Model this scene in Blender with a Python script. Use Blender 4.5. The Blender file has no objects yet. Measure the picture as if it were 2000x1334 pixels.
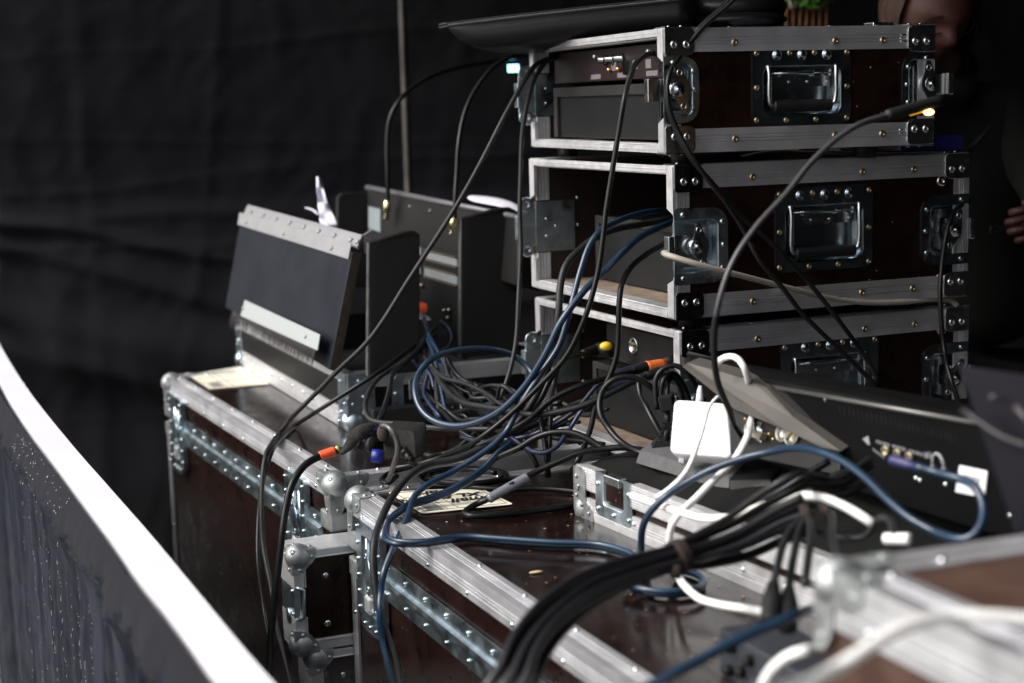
import bpy, math, random
from mathutils import Matrix, Vector, noise
random.seed(7)
R = math.radians
C = bpy.context.scene.collection
scene = bpy.context.scene
# ------------------------------------------------------------------ camera
CAMZ = 1.5
F_PX, PITCH, ROLL = 3173.6, -0.1454, -0.0255
FW = Vector((0, math.cos(PITCH), math.sin(PITCH)))
_rt = Vector((1, 0, 0)); _up = _rt.cross(FW)
RT = _rt * math.cos(ROLL) + _up * math.sin(ROLL)
UP = -_rt * math.sin(ROLL) + _up * math.cos(ROLL)
cam_d = bpy.data.cameras.new('camera'); cam = bpy.data.objects.new('camera', cam_d); C.objects.link(cam)
cam.matrix_world = Matrix.Translation((0, 0, CAMZ)) @ Matrix((RT, UP, -FW)).transposed().to_4x4()
cam_d.sensor_width = 36; cam_d.lens = F_PX / 2000 * 36; cam_d.clip_end = 500; cam_d.clip_start = .05
cam_d.dof.use_dof = True; cam_d.dof.focus_distance = 2.46; cam_d.dof.aperture_fstop = 3.5
scene.camera = cam
# ------------------------------------------------------------------ world and sun
SUN_EL, SUN_AZ = 42, 256           # azimuth measured clockwise from +Y
w = bpy.data.worlds.new('World'); scene.world = w; w.use_nodes = True
nt = w.node_tree; sky = nt.nodes.new('ShaderNodeTexSky'); sky.sky_type = 'NISHITA'; sky.sun_disc = False
sky.sun_elevation = R(SUN_EL); sky.sun_rotation = R(SUN_AZ); sky.air_density = 1.0; sky.dust_density = 5.0; sky.ozone_density = 1.0
hs = nt.nodes.new('ShaderNodeHueSaturation'); hs.inputs['Saturation'].default_value = .45
nt.links.new(sky.outputs[0], hs.inputs['Color'])
bg = nt.nodes['Background']; nt.links.new(hs.outputs[0], bg.inputs[0]); bg.inputs[1].default_value = .15
sd = bpy.data.lights.new('sun', 'SUN'); sd.energy = .9; sd.angle = R(16); sd.color = (1, .98, .95)
sun = bpy.data.objects.new('sun', sd); C.objects.link(sun)
_sdir = Vector((math.sin(R(SUN_AZ)) * math.cos(R(SUN_EL)), math.cos(R(SUN_AZ)) * math.cos(R(SUN_EL)), math.sin(R(SUN_EL))))
sun.rotation_euler = _sdir.to_track_quat('Z', 'Y').to_euler(); sun.location = (-3, -1, 5)
vs = scene.view_settings; vs.view_transform = 'Standard'; vs.look = 'None'; vs.gamma = 1; vs.exposure = 1.0
scene.cycles.use_denoising = True; scene.cycles.max_bounces = 8; scene.cycles.glossy_bounces = 5
scene.cycles.sample_clamp_indirect = 6

# ------------------------------------------------------------------ pixel helper (2000 px wide photograph) -> a point in the place
TOP = CAMZ - .59                    # height of the two big trunks
def ray(x, y): return RT * ((x - 1000) / F_PX) - UP * ((y - 667) / F_PX) + FW
def at(x, y, d):
    """d >= 1: distance in front of the lens; d < 1: the point at height d above the trunk tops"""
    r = ray(x, y)
    if d < 1:
        return Vector((0, 0, CAMZ)) + r * ((TOP + d - CAMZ) / r.z)
    return Vector((0, 0, CAMZ)) + r * d

# ------------------------------------------------------------------ mesh builder
class MB:
    def __init__(s): s.v = []; s.f = []; s.sm = []; s.mi = []; s.M = Matrix(); s.m = 0
    def add(s, vs_, fs, smooth=False):
        n = len(s.v); s.v += [tuple(s.M @ Vector(v)) for v in vs_]
        for f in fs: s.f.append([n + i for i in f]); s.sm.append(smooth); s.mi.append(s.m)
    def box(s, x0, x1, y0, y1, z0, z1):
        s.add([(x0, y0, z0), (x1, y0, z0), (x1, y1, z0), (x0, y1, z0), (x0, y0, z1), (x1, y0, z1), (x1, y1, z1), (x0, y1, z1)],
              [(0, 3, 2, 1), (4, 5, 6, 7), (0, 1, 5, 4), (1, 2, 6, 5), (2, 3, 7, 6), (3, 0, 4, 7)])
    def loft(s, rings, cap0=True, cap1=True, smooth=False, closed=True):
        n = len(rings[0]); vs_ = [p for r in rings for p in r]; fs = []
        for k in range(len(rings) - 1):
            for i in range(n if closed else n - 1):
                a = k * n + i; b = k * n + (i + 1) % n
                fs.append((a, b, b + n, a + n))
        if cap0: fs.append(tuple(range(n - 1, -1, -1)))
        if cap1: fs.append(tuple(range((len(rings) - 1) * n, len(rings) * n)))
        s.add(vs_, fs, smooth)
    def lathe(s, c, ax, prof, n=16, smooth=True):
        ax = Vector(ax).normalized(); a = ax.orthogonal().normalized(); b = ax.cross(a); c = Vector(c)
        rings = []
        for r, h in prof:
            rings.append([c + ax * h + (a * math.cos(2 * math.pi * i / n) + b * math.sin(2 * math.pi * i / n)) * r for i in range(n)])
        s.loft(rings, True, True, smooth)
    def cyl(s, c, ax, r, h, n=16): s.lathe(c, ax, [(r, 0), (r, h)], n, False)
    def rivet(s, c, ax, r=.0035, h=.002, n=9):
        r *= .82
        s.lathe(c, ax, [(r, -.0005), (r * .92, h * .5), (r * .55, h * .95), (r * .12, h)], n)
    def screw(s, c, ax, r=.005, n=12):
        s.lathe(c, ax, [(r, -.0005), (r, .0006), (r * .8, .0022), (r * .42, .0026), (r * .36, .0024), (r * .34, .0006), (r * .05, .0006)], n)
    def tube(s, pts, r, n=8, caps=True):
        pts = [Vector(p) for p in pts]; rings = []; nrm = None
        for i, p in enumerate(pts):
            t = (pts[min(i + 1, len(pts) - 1)] - pts[max(i - 1, 0)])
            if t.length < 1e-9: t = Vector((0, 0, 1))
            t.normalize()
            nrm = t.orthogonal().normalized() if nrm is None else (nrm - t * nrm.dot(t)).normalized()
            b = t.cross(nrm); rr = r(i / max(1, len(pts) - 1)) if callable(r) else r
            rings.append([p + (nrm * math.cos(2 * math.pi * k / n) + b * math.sin(2 * math.pi * k / n)) * rr for k in range(n)])
        s.loft(rings, caps, caps, True)
    def sphere(s, c, r, n=14, sc=(1, 1, 1)):
        c = Vector(c); rings = []
        for j in range(n // 2 + 1):
            th = math.pi * max(.02, min(1 - .02, j / (n // 2)))
            rings.append([c + Vector((r * sc[0] * math.sin(th) * math.cos(2 * math.pi * i / n), r * sc[1] * math.sin(th) * math.sin(2 * math.pi * i / n), -r * sc[2] * math.cos(th))) for i in range(n)])
        s.loft(rings, True, True, True)
    def prism(s, poly, z0, z1):
        s.loft([[(x, y, z0) for x, y in poly], [(x, y, z1) for x, y in poly]])
    def build(s, name, mat, parent=None, bev=0, sub=0):
        me = bpy.data.meshes.new(name); me.from_pydata(s.v, [], s.f)
        mats = mat if isinstance(mat, (list, tuple)) else [mat]
        for m_ in mats: me.materials.append(m_)
        me.polygons.foreach_set('use_smooth', s.sm); me.polygons.foreach_set('material_index', s.mi)
        me.validate(); me.update()
        o = bpy.data.objects.new(name, me); C.objects.link(o)
        if parent: o.parent = parent
        if bev:
            b = o.modifiers.new('bevel', 'BEVEL'); b.width = bev; b.segments = 2; b.limit_method = 'ANGLE'; b.angle_limit = R(40)
        if sub:
            b = o.modifiers.new('sub', 'SUBSURF'); b.levels = sub; b.render_levels = sub
        return o

def tag(o, label, cat, group=None, kind=None):
    if label: o['label'] = label
    if cat: o['category'] = cat
    if group: o['group'] = group
    if kind: o['kind'] = kind
    return o
def thing(name, label, cat, loc=(0, 0, 0), rz=0, group=None):
    o = bpy.data.objects.new(name, None); C.objects.link(o); o.location = loc; o.rotation_euler = (0, 0, rz)
    o.empty_display_size = .05
    return tag(o, label, cat, group)
def part(name, mb, mat, parent, label=None, bev=0, sub=0):
    o = mb.build(name, mat, parent, bev, sub)
    if label: o['label'] = label
    return o
def catmull(pts, step=.012):
    P = [Vector(p) for p in pts]
    if len(P) == 2: return [P[0].lerp(P[1], i / 8) for i in range(9)]
    P = [P[0] * 2 - P[1]] + P + [P[-1] * 2 - P[-2]]; out = []
    for i in range(1, len(P) - 2):
        p0, p1, p2, p3 = P[i - 1:i + 3]
        t0 = 0; t1 = t0 + max(1e-5, (p1 - p0).length) ** .5; t2 = t1 + max(1e-5, (p2 - p1).length) ** .5; t3 = t2 + max(1e-5, (p3 - p2).length) ** .5
        n = max(2, min(24, int((p2 - p1).length / step) + 1))
        for k in range(n):
            t = t1 + (t2 - t1) * k / n
            A1 = p0 * ((t1 - t) / (t1 - t0)) + p1 * ((t - t0) / (t1 - t0))
            A2 = p1 * ((t2 - t) / (t2 - t1)) + p2 * ((t - t1) / (t2 - t1))
            A3 = p2 * ((t3 - t) / (t3 - t2)) + p3 * ((t - t2) / (t3 - t2))
            B1 = A1 * ((t2 - t) / (t2 - t0)) + A2 * ((t - t0) / (t2 - t0))
            B2 = A2 * ((t3 - t) / (t3 - t1)) + A3 * ((t - t1) / (t3 - t1))
            out.append(B1 * ((t2 - t) / (t2 - t1)) + B2 * ((t - t1) / (t2 - t1)))
    out.append(P[-2]); return out

# ------------------------------------------------------------------ materials
def mat(name, col, rough=.5, metal=0, spec=.5, var=.0, vscale=20, rvar=0, bump=0, bscale=60, stretch=None, coat=0, emit=None, est=0, col2=None, sheen=0):
    m = bpy.data.materials.new(name); m.use_nodes = True; t = m.node_tree; b = t.nodes['Principled BSDF']
    b.inputs['Base Color'].default_value = (*col, 1); b.inputs['Roughness'].default_value = rough; b.inputs['Metallic'].default_value = metal
    b.inputs['Specular IOR Level'].default_value = spec; b.inputs['Coat Weight'].default_value = coat; b.inputs['Sheen Weight'].default_value = sheen
    if emit: b.inputs['Emission Color'].default_value = (*emit, 1); b.inputs['Emission Strength'].default_value = est
    if var or rvar or bump or col2:
        tc = t.nodes.new('ShaderNodeTexCoord'); mp = t.nodes.new('ShaderNodeMapping'); t.links.new(tc.outputs['Object'], mp.inputs[0])
        if stretch: mp.inputs['Scale'].default_value = stretch
        n1 = t.nodes.new('ShaderNodeTexNoise'); n1.inputs['Scale'].default_value = vscale; n1.inputs['Detail'].default_value = 6; n1.inputs['Roughness'].default_value = .65
        t.links.new(mp.outputs[0], n1.inputs[0])
        if var or col2:
            cr = t.nodes.new('ShaderNodeValToRGB'); cr.color_ramp.elements[0].position = .35; cr.color_ramp.elements[1].position = .68
            lo = [max(0, c * (1 - var)) for c in col]; hi = list(col2) if col2 else [min(1, c * (1 + var)) for c in col]
            cr.color_ramp.elements[0].color = (*lo, 1); cr.color_ramp.elements[1].color = (*hi, 1)
            t.links.new(n1.outputs[0], cr.inputs[0]); t.links.new(cr.outputs[0], b.inputs['Base Color'])
        if rvar:
            mr = t.nodes.new('ShaderNodeMapRange'); mr.inputs[1].default_value = .3; mr.inputs[2].default_value = .7
            mr.inputs[3].default_value = max(.02, rough - rvar); mr.inputs[4].default_value = min(1, rough + rvar)
            t.links.new(n1.outputs[0], mr.inputs[0]); t.links.new(mr.outputs[0], b.inputs['Roughness'])
        if bump:
            n2 = t.nodes.new('ShaderNodeTexNoise'); n2.inputs['Scale'].default_value = bscale; n2.inputs['Detail'].default_value = 4
            t.links.new(mp.outputs[0], n2.inputs[0])
            bp = t.nodes.new('ShaderNodeBump'); bp.inputs['Strength'].default_value = bump; bp.inputs['Distance'].default_value = .002
            t.links.new(n2.outputs[0], bp.inputs['Height']); t.links.new(bp.outputs[0], b.inputs['Normal'])
    return m
ALU = mat('brushed_aluminium', (.74, .74, .76), .46, .88, var=.09, vscale=18, rvar=.05, bump=.05, bscale=60)
ALUB = mat('bright_aluminium', (.70, .70, .71), .48, .8, var=.07, vscale=60, rvar=.08, bump=.1, bscale=120)
GALV = mat('galvanised_steel', (.55, .64, .68), .34, 1, var=.25, vscale=28, rvar=.1, bump=.06, bscale=50)
CHROME = mat('zinc_plated_steel', (.62, .65, .67), .24, 1, var=.06, vscale=40, rvar=.05)
GALV_SHADED = mat('galvanised_steel_shaded', (.44, .51, .55), .23, 1, var=.10, vscale=22, rvar=.06, bump=.04, bscale=30)  # galvanised steel darkened for plates that reflect the dark side
DARKSTEEL = mat('dark_plate_steel', (.16, .17, .18), .24, 1, var=.08, vscale=40, rvar=.05)
CAST = mat('cast_corner_metal', (.36, .38, .38), .5, .8, var=.3, vscale=35, rvar=.12, bump=.2, bscale=150)
BRASS = mat('brass_screw', (.42, .34, .22), .35, 1)
GOLD = mat('gold_contact', (.8, .55, .2), .3, 1)
RUBBER = mat('black_rubber', (.012, .012, .013), .5, var=.3, vscale=30, spec=.25)
PCOAT = mat('black_powder_coat', (.009, .009, .0095), .45, var=.25, vscale=12, bump=.15, bscale=900, spec=.25)
GREYCOAT = mat('dark_grey_coat', (.022, .021, .0205), .5, var=.3, vscale=20, bump=.1, bscale=700, spec=.25)
BLACK = mat('matt_black', (.006, .006, .006), .8, spec=.25)
CHEEK = mat('black_textured_panel', (.005, .005, .0055), .6, bump=.5, bscale=500, spec=.25)
EDGE = mat('lit_panel_edge', (.06, .058, .058), .5, var=.4, vscale=60)  # paler than the board: light on its front edge, as colour
FOAM = mat('black_foam', (.003, .003, .003), .95, var=.4, vscale=60, bump=.6, bscale=200, spec=.25)
GFOAM = mat('grey_foam', (.075, .075, .078), .9, var=.15, vscale=60, bump=.5, bscale=300)
WHITE = mat('white_plastic', (.72, .72, .74), .3, coat=.2, var=.02, vscale=8)
WCABLE = mat('white_cable', (.78, .78, .76), .4, var=.03, vscale=30)
PAPER = mat('white_paper', (.55, .54, .62), .85, var=.05, vscale=10)
CREAM = mat('cream_label', (.74, .70, .58), .55, var=.08, vscale=25)
INK = mat('black_ink', (.01, .01, .01), .6)
GREYPRINT = mat('grey_print', (.22, .22, .21), .6, var=.3, vscale=200)
ORANGE = mat('orange_tape', (.85, .10, .03), .5, var=.15, vscale=60)
ORANGE2 = mat('orange_boot', (.80, .16, .03), .45)
YELLOW = mat('yellow_plastic', (.75, .50, .02), .45)
BLUEC = mat('blue_cable', (.008, .026, .054), .36, var=.2, vscale=25, coat=.15)
VIOC = mat('violet_blue_cable', (.009, .016, .050), .38, var=.2, vscale=25)
BLUEP = mat('blue_connector', (.003, .014, .19), .45)
BLKC = mat('black_cable', (.007, .007, .0075), .33, var=.25, vscale=20, spec=.25)
GREYC = mat('dark_grey_cable', (.018, .018, .019), .45, var=.3, vscale=25, spec=.25)
CREAMC = mat('cream_cable', (.34, .31, .26), .5, var=.1, vscale=40)
BEIGE = mat('beige_metal', (.075, .069, .060), .5, var=.12, vscale=9)
CLEAR = mat('clear_sleeve', (.16, .165, .19), .25, spec=.7, coat=.5)
BLUEBOOK = mat('blue_book_cloth', (.012, .012, .14), .6, var=.3, vscale=80)
SKIN = mat('skin', (.075, .026, .018), .55, var=.15, vscale=9, bump=.25, bscale=70)
HAIR = mat('ginger_hair', (.045, .018, .010), .7, var=.5, vscale=30, bump=1, bscale=90, stretch=(1, 1, .25))
JACKET = mat('olive_jacket', (.006, .0068, .0055), .9, var=.3, vscale=9, bump=.3, bscale=40, spec=.25)
BROWNLAM = mat('red_brown_laminate', (.060, .031, .022), .5, var=.25, vscale=18, rvar=.1, bump=.1, bscale=200)
VELCRO = mat('velcro', (.022, .020, .019), .95, var=.5, vscale=150, bump=1, bscale=400)
RUST = mat('brown_velcro', (.020, .010, .007), .9, var=.4, vscale=100)
BROWNDARK = mat('dark_red_panel', (.016, .007, .008), .4, var=.2, vscale=10)

def ply(name, base, rough, dust):
    """brown phenolic plywood: glossy film, scratches and pale crumbs of dirt"""
    m = mat(name, base, rough, var=.45, vscale=14, rvar=.08, coat=.0, spec=.34); t = m.node_tree; b = t.nodes['Principled BSDF']
    tc = t.nodes['Texture Coordinate']
    v = t.nodes.new('ShaderNodeTexVoronoi'); v.inputs['Scale'].default_value = 55; t.links.new(tc.outputs['Object'], v.inputs[0])
    n = t.nodes.new('ShaderNodeTexNoise'); n.inputs['Scale'].default_value = 5; t.links.new(tc.outputs['Object'], n.inputs[0])
    r1 = t.nodes.new('ShaderNodeMapRange'); r1.inputs[1].default_value = .10; r1.inputs[2].default_value = .055; t.links.new(v.outputs['Distance'], r1.inputs[0])
    r2 = t.nodes.new('ShaderNodeMapRange'); r2.inputs[1].default_value = .50; r2.inputs[2].default_value = .66; t.links.new(n.outputs[0], r2.inputs[0])
    mu = t.nodes.new('ShaderNodeMath'); mu.operation = 'MULTIPLY'; t.links.new(r1.outputs[0], mu.inputs[0]); t.links.new(r2.outputs[0], mu.inputs[1])
    mu2 = t.nodes.new('ShaderNodeMath'); mu2.operation = 'MULTIPLY'; mu2.inputs[1].default_value = dust; mu2.use_clamp = True; t.links.new(mu.outputs[0], mu2.inputs[0])
    mx = t.nodes.new('ShaderNodeMix'); mx.data_type = 'RGBA'; mx.inputs[7].default_value = (.30, .24, .15, 1)
    src = b.inputs['Base Color'].links[0].from_socket
    t.links.new(mu2.outputs[0], mx.inputs[0]); t.links.new(src, mx.inputs[6]); t.links.new(mx.outputs[2], b.inputs['Base Color'])
    # scratches in the bump
    mp = t.nodes.new('ShaderNodeMapping'); mp.inputs['Scale'].default_value = (6, 90, 6); mp.inputs['Rotation'].default_value = (0, 0, .5); t.links.new(tc.outputs['Object'], mp.inputs[0])
    n3 = t.nodes.new('ShaderNodeTexNoise'); n3.inputs['Scale'].default_value = 3; n3.inputs['Detail'].default_value = 3; t.links.new(mp.outputs[0], n3.inputs[0])
    bp = t.nodes.new('ShaderNodeBump'); bp.inputs['Strength'].default_value = .05; bp.inputs['Distance'].default_value = .001
    t.links.new(n3.outputs[0], bp.inputs['Height']); t.links.new(bp.outputs[0], b.inputs['Normal'])
    return m
PLY = ply('brown_phenolic_plywood', (.011, .0042, .003), .30, 1.0)
PLYTOP = ply('brown_phenolic_top', (.011, .005, .004), .17, 1.0)
PLYIN = mat('dusty_plywood_floor', (.20, .15, .11), .8, var=.35, vscale=35, bump=.3, bscale=150)
PLYWALL = mat('inner_plywood', (.018, .009, .007), .5, var=.3, vscale=10)

def cloth_mat(name, col, sheen=.3, rough=.85):
    m = mat(name, col, rough, var=.12, vscale=3, bump=.1, bscale=500, spec=.06); b = m.node_tree.nodes['Principled BSDF']
    b.inputs['Sheen Weight'].default_value = sheen; b.inputs['Sheen Roughness'].default_value = .5
    return m
NIGHT = cloth_mat('darkened_black_cloth', (.0035, .0035, .004), 0)  # drape cloth with shade put into its colour for the added walls
STRAND = mat('bundle_jacket', (.012, .012, .014), .36, var=.25, vscale=20, spec=.5)
DRAPE = cloth_mat('black_molton_cloth', (.0056, .0058, .0072), .02)
WETCLOTH = cloth_mat('wet_black_tarpaulin', (.0050, .0060, .0115), .0, .5)
DRYCLOTH = cloth_mat('dry_black_tarpaulin', (.0095, .0098, .0130), .05, .8)
BOARD = mat('white_painted_board', (.60, .60, .63), .6, var=.04, vscale=4)
DROP = mat('water_drop', (.35, .37, .42), .12, spec=1, coat=1)
DROP.node_tree.nodes['Principled BSDF'].inputs['Transmission Weight'].default_value = .6

# rain has run down the tarpaulin in vertical streaks
_t = WETCLOTH.node_tree; _b = _t.nodes['Principled BSDF']; _tc = _t.nodes['Texture Coordinate']; _mp = _t.nodes.new('ShaderNodeMapping'); _mp.inputs['Scale'].default_value = (26, 26, 1.0); _t.links.new(_tc.outputs['Object'], _mp.inputs[0])
_n = _t.nodes.new('ShaderNodeTexNoise'); _n.inputs['Scale'].default_value = 1.0; _n.inputs['Detail'].default_value = 5; _t.links.new(_mp.outputs[0], _n.inputs[0])
_r = _t.nodes.new('ShaderNodeValToRGB'); _r.color_ramp.elements[0].position = .42; _r.color_ramp.elements[1].position = .72; _r.color_ramp.elements[0].color = (.0036, .0050, .0100, 1); _r.color_ramp.elements[1].color = (.020, .023, .034, 1)
_t.links.new(_n.outputs[0], _r.inputs[0]); _t.links.new(_r.outputs[0], _b.inputs['Base Color'])
# ------------------------------------------------------------------ the setting
g = MB(); g.box(-60, 60, -60, 60, -.05, 0); tag(g.build('ground', mat('pale_bounce_floor', (.22, .215, .21), .8, var=.3, vscale=2)), None, None, kind='structure')  # unseen ground kept pale so it bounces light onto the aluminium
# ------------------------------------------------------------------ black cloth walls of the tent, some added unseen to block light
def drape(name, label, p0, p1, z0, z1, disp, nu=150, nv=110, m=DRAPE):
    mb = MB(); p0 = Vector((*p0, 0)); p1 = Vector((*p1, 0)); d = (p1 - p0); L = d.length; d.normalize(); n = Vector((d.y, -d.x, 0))
    vs_ = []; fs = []
    for j in range(nv + 1):
        for i in range(nu + 1):
            u = i / nu * L; z = z0 + (z1 - z0) * j / nv
            vs_.append(p0 + d * u + Vector((0, 0, z)) + n * disp(u, z))
    for j in range(nv):
        for i in range(nu):
            a = j * (nu + 1) + i; fs.append((a, a + 1, a + nu + 2, a + nu + 1))
    mb.add(vs_, fs, True)
    o = mb.build(name, m); s = o.modifiers.new('solid', 'SOLIDIFY'); s.thickness = .004
    return tag(o, label, 'curtain')
def ridge(x, w): return math.exp(-(x / w) ** 2)
def back_disp(u, z):
    v = .014 * noise.noise((u * .9, z * .9, 0)) + .006 * noise.noise((u * 3.2, z * 2.6, 3)) + .0058 * (1 - 2 * abs(noise.noise((u * 5 + z, z * 4, 5)))) + .0028 * (1 - 2 * abs(noise.noise((u * 11 - z * 2, z * 9, 8)))) + .0010 * noise.noise((u * 30, z * 26, 5))
    v += .007 * ridge(u - .16 - .05 * math.sin(z * 2), .05) + .005 * ridge(u - .30 - .03 * math.sin(z * 3), .03)          # vertical folds by the edge
    v += .004 * ridge(u - .62 - .12 * (z - 1.2), .02)
    for z0, sl, a, ww in ((1.66, .05, .006, .012), (1.19, .02, .016, .022), (1.11, .00, .014, .015), (1.43, -.03, .005, .010), (1.27, .06, .006, .012), (.62, .01, .006, .008)):
        v += .55 * a * ridge(z - z0 - sl * u - .02 * noise.noise((u * 2.2, z0 * 9, 1)), ww) * (.5 + .5 * noise.noise((u * 1.5, z0 * 5, 2)) + .4)
    k = max(0, 1.08 - z)                                                                                      # swags that gather low down
    v += k * .07 * math.sin(9 * (z + .22 * u * math.exp(-u)) * 2.1 + 2 * noise.noise((u * 1.1, z, 9))) * ridge(z - .88, .22) + .03 * ridge(z - .86 + .1 * u, .10)
    v += .30 * max(0, 1.25 - z) ** 1.2
    for q0, sl, ww in ((.98, -.28, .030), (.84, -.18, .045), (.70, -.30, .035), (1.10, -.16, .020)):
        v += .030 * math.exp(-u * .9) * ridge(z - q0 - sl * (u - .5) - .03 * noise.noise((u * 2, q0 * 7, 3)), ww)
    return v
drape('backdrop_curtain', 'wide creased black cloth hanging behind all the flight cases', (-1.52, 4.85), (3.4, 4.85), 0, 2.9, back_disp, 330, 260)
drape('side_curtain', 'plain black cloth at the far left edge beyond the creased backdrop', (-4.2, 5.7), (-1.3, 5.7), 0, 2.9, lambda u, z: .03 * math.sin(u * 14), 60, 8)
drape('side_curtain', 'unseen black cloth wall added on the right as a dark surround', (3.2, 5.2), (3.2, -4.0), 0, 2.9, lambda u, z: .03 * math.sin(u * 11), 100, 8, NIGHT)  # added out of frame so the case sides reflect darkness
tr = MB(); tr.box(-1.0, 3.3, 2.05, 5.6, 2.66, 2.69); tr.box(.45, 3.3, -2.6, 2.05, 2.66, 2.69)
tag(tr.build('tent_shade_roof', BLACK), 'unseen black tent roof laid out to shade the rack cases and the backdrop', 'tent roof')  # roof edges set by where shade should fall on stack and drape
drape('side_curtain', 'unseen black cloth wall added behind the camera to darken reflections', (3.2, -2.6), (-.6, -2.6), 0, 2.9, lambda u, z: .03 * math.sin(u * 11), 60, 8, NIGHT)  # put in behind the camera to darken what the metal reflects
pl = MB(); a = at(785, 0, 4.55); b = at(797, 345, 4.55); pl.tube([a + (a - b) * .9, a, b, b + (b - a) * 2.6], .011, 12)
pole = tag(pl.build('tent_pole', mat('worn_steel_pole', (.05, .046, .042), .5, .6, var=.6, vscale=6)), 'thin steel tent pole standing upright before the black backdrop', 'pole')

# ------------------------------------------------------------------ curved barrier with a white board on top
BT = CAMZ - .53
up_ = [Vector(p) for p in ((-1.62, 4.9), (-1.206, 3.79), (-.951, 3.142), (-.726, 2.608), (-.573, 2.258), (-.456, 1.990), (-.360, 1.764), (-.236, 1.475), (-.02, 1.02), (.15, .65))]
lo_ = [Vector(p) for p in ((-1.42, 4.3), (-1.041, 3.257), (-.841, 2.764), (-.708, 2.457), (-.618, 2.247), (-.510, 1.996), (-.434, 1.814), (-.375, 1.684), (-.284, 1.470), (-.09, 1.03), (.06, .65))]
def res2(pts, n):
    c = catmull([Vector((p.x, p.y, 0)) for p in pts], .02); L = [0]
    for i in range(1, len(c)): L.append(L[-1] + (c[i] - c[i - 1]).length)
    out = []; j = 0
    for k in range(n + 1):
        t = L[-1] * k / n
        while j < len(L) - 2 and L[j + 1] < t: j += 1
        out.append(c[j].lerp(c[j + 1], (t - L[j]) / max(1e-6, L[j + 1] - L[j])))
    return out
N = 340; uu = res2(up_, N); ll = res2(lo_, N)
bar = thing('crowd_barrier', 'curved barrier with a white board along its top and wet black cloth hanging down', 'barrier')
mb = MB(); rings = []
for a, b in zip(ll, uu):
    e = (b - a).normalized()
    rings.append([a + Vector((0, 0, BT - .022)), a + Vector((0, 0, BT - .002)), a + e * .003 + Vector((0, 0, BT)), b - e * .003 + Vector((0, 0, BT)), b + Vector((0, 0, BT - .002)), b + Vector((0, 0, BT - .022))])
mb.loft(rings); part('top_board', mb, BOARD, bar)
mb = MB(); vs_ = []; fs = []; nv = 90; nrm_l = []
for i in range(N + 1):
    t = (ll[min(i + 1, N)] - ll[max(i - 1, 0)]).normalized(); nrm_l.append(Vector((t.y, -t.x, 0)))
if nrm_l[40].x > 0: nrm_l = [-q for q in nrm_l]
def clothpt(i, z, off=0):
    s = i / N * 5.2; dz = BT - z; hem = .050 + .025 * noise.noise((s * 5, 0, 4)) + .02 * noise.noise((s * 17, 0, 4))
    o = .006 + .030 * (1 - math.exp(-dz / .03)) if dz < hem else .006 + .030 - .02 * (1 - math.exp(-(dz - hem) / .02))
    o += (.012 * noise.noise((s * 6, z * 1.2, 1)) + .006 * noise.noise((s * 16, z * 2, 2)) + .004 * noise.noise((s * 28, z * 26, 2)) + .002 * noise.noise((s * 70, z * 50, 2))) * min(1, dz / .05)
    return ll[i] + nrm_l[i] * (o + off) + Vector((0, 0, z))
for j in range(nv + 1):
    for i in range(N + 1):
        dz = (j / nv) ** 2 * (BT - .01); vs_.append(clothpt(i, BT - .004 - dz))
dry = []
for j in range(nv):
    for i in range(N):
        a = j * (N + 1) + i; fs.append((a, a + 1, a + N + 2, a + N + 1)); sx = i / N * 5.2
        lim = .040 + .020 * noise.noise((sx * 5, 0, 4)) + .022 * noise.noise((sx * 15, 0, 7)) + .018 * noise.noise((sx * 38, 0, 7)); dry.append((j / nv) ** 2 * (BT - .01) < lim)
mb.add(vs_, fs, True); mb.mi = [1 if d else 0 for d in dry]; part('hanging_cloth', mb, [WETCLOTH, DRYCLOTH], bar)
mb = MB()
for s0, cnt, z0_, z1_ in ((32, 24, .86, .3), (37, 60, .88, .35), (41, 75, .90, .35), (44, 40, .84, .3), (47, 80, .88, .35), (49, 60, .82, .35), (52, 50, .86, .4), (58, 70, .82, .45), (29, 30, .9, .4), (62, 22, .8, .4), (25, 22, .9, .5)):
    x = 70 + (s0 - 25) * 1.2
    for k in range(cnt):
        z = z0_ + (z1_ - z0_) * (k / cnt) + random.uniform(-.01, .01); x += random.gauss(0, .06); i = max(1, min(N - 2, int(round(x * N / 170))))
        fr = random.uniform(-.7, .7); p = clothpt(i, z, .0006).lerp(clothpt(i + (1 if fr > 0 else -1), z, .0006), abs(fr)) ; r = random.uniform(.0004, .0011)
        mb.sphere(p, r, 6, (1, 1, random.choice((1, 2.5, 4.5))))
for k in range(70):
    i = random.randint(140, 190); p = clothpt(i, BT - .006 - abs(random.gauss(0, .02)), .001); mb.sphere(p, random.uniform(.0008, .0018), 6)
o = part('water_drops', mb, DROP, bar); o['kind'] = 'stuff'

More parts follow.
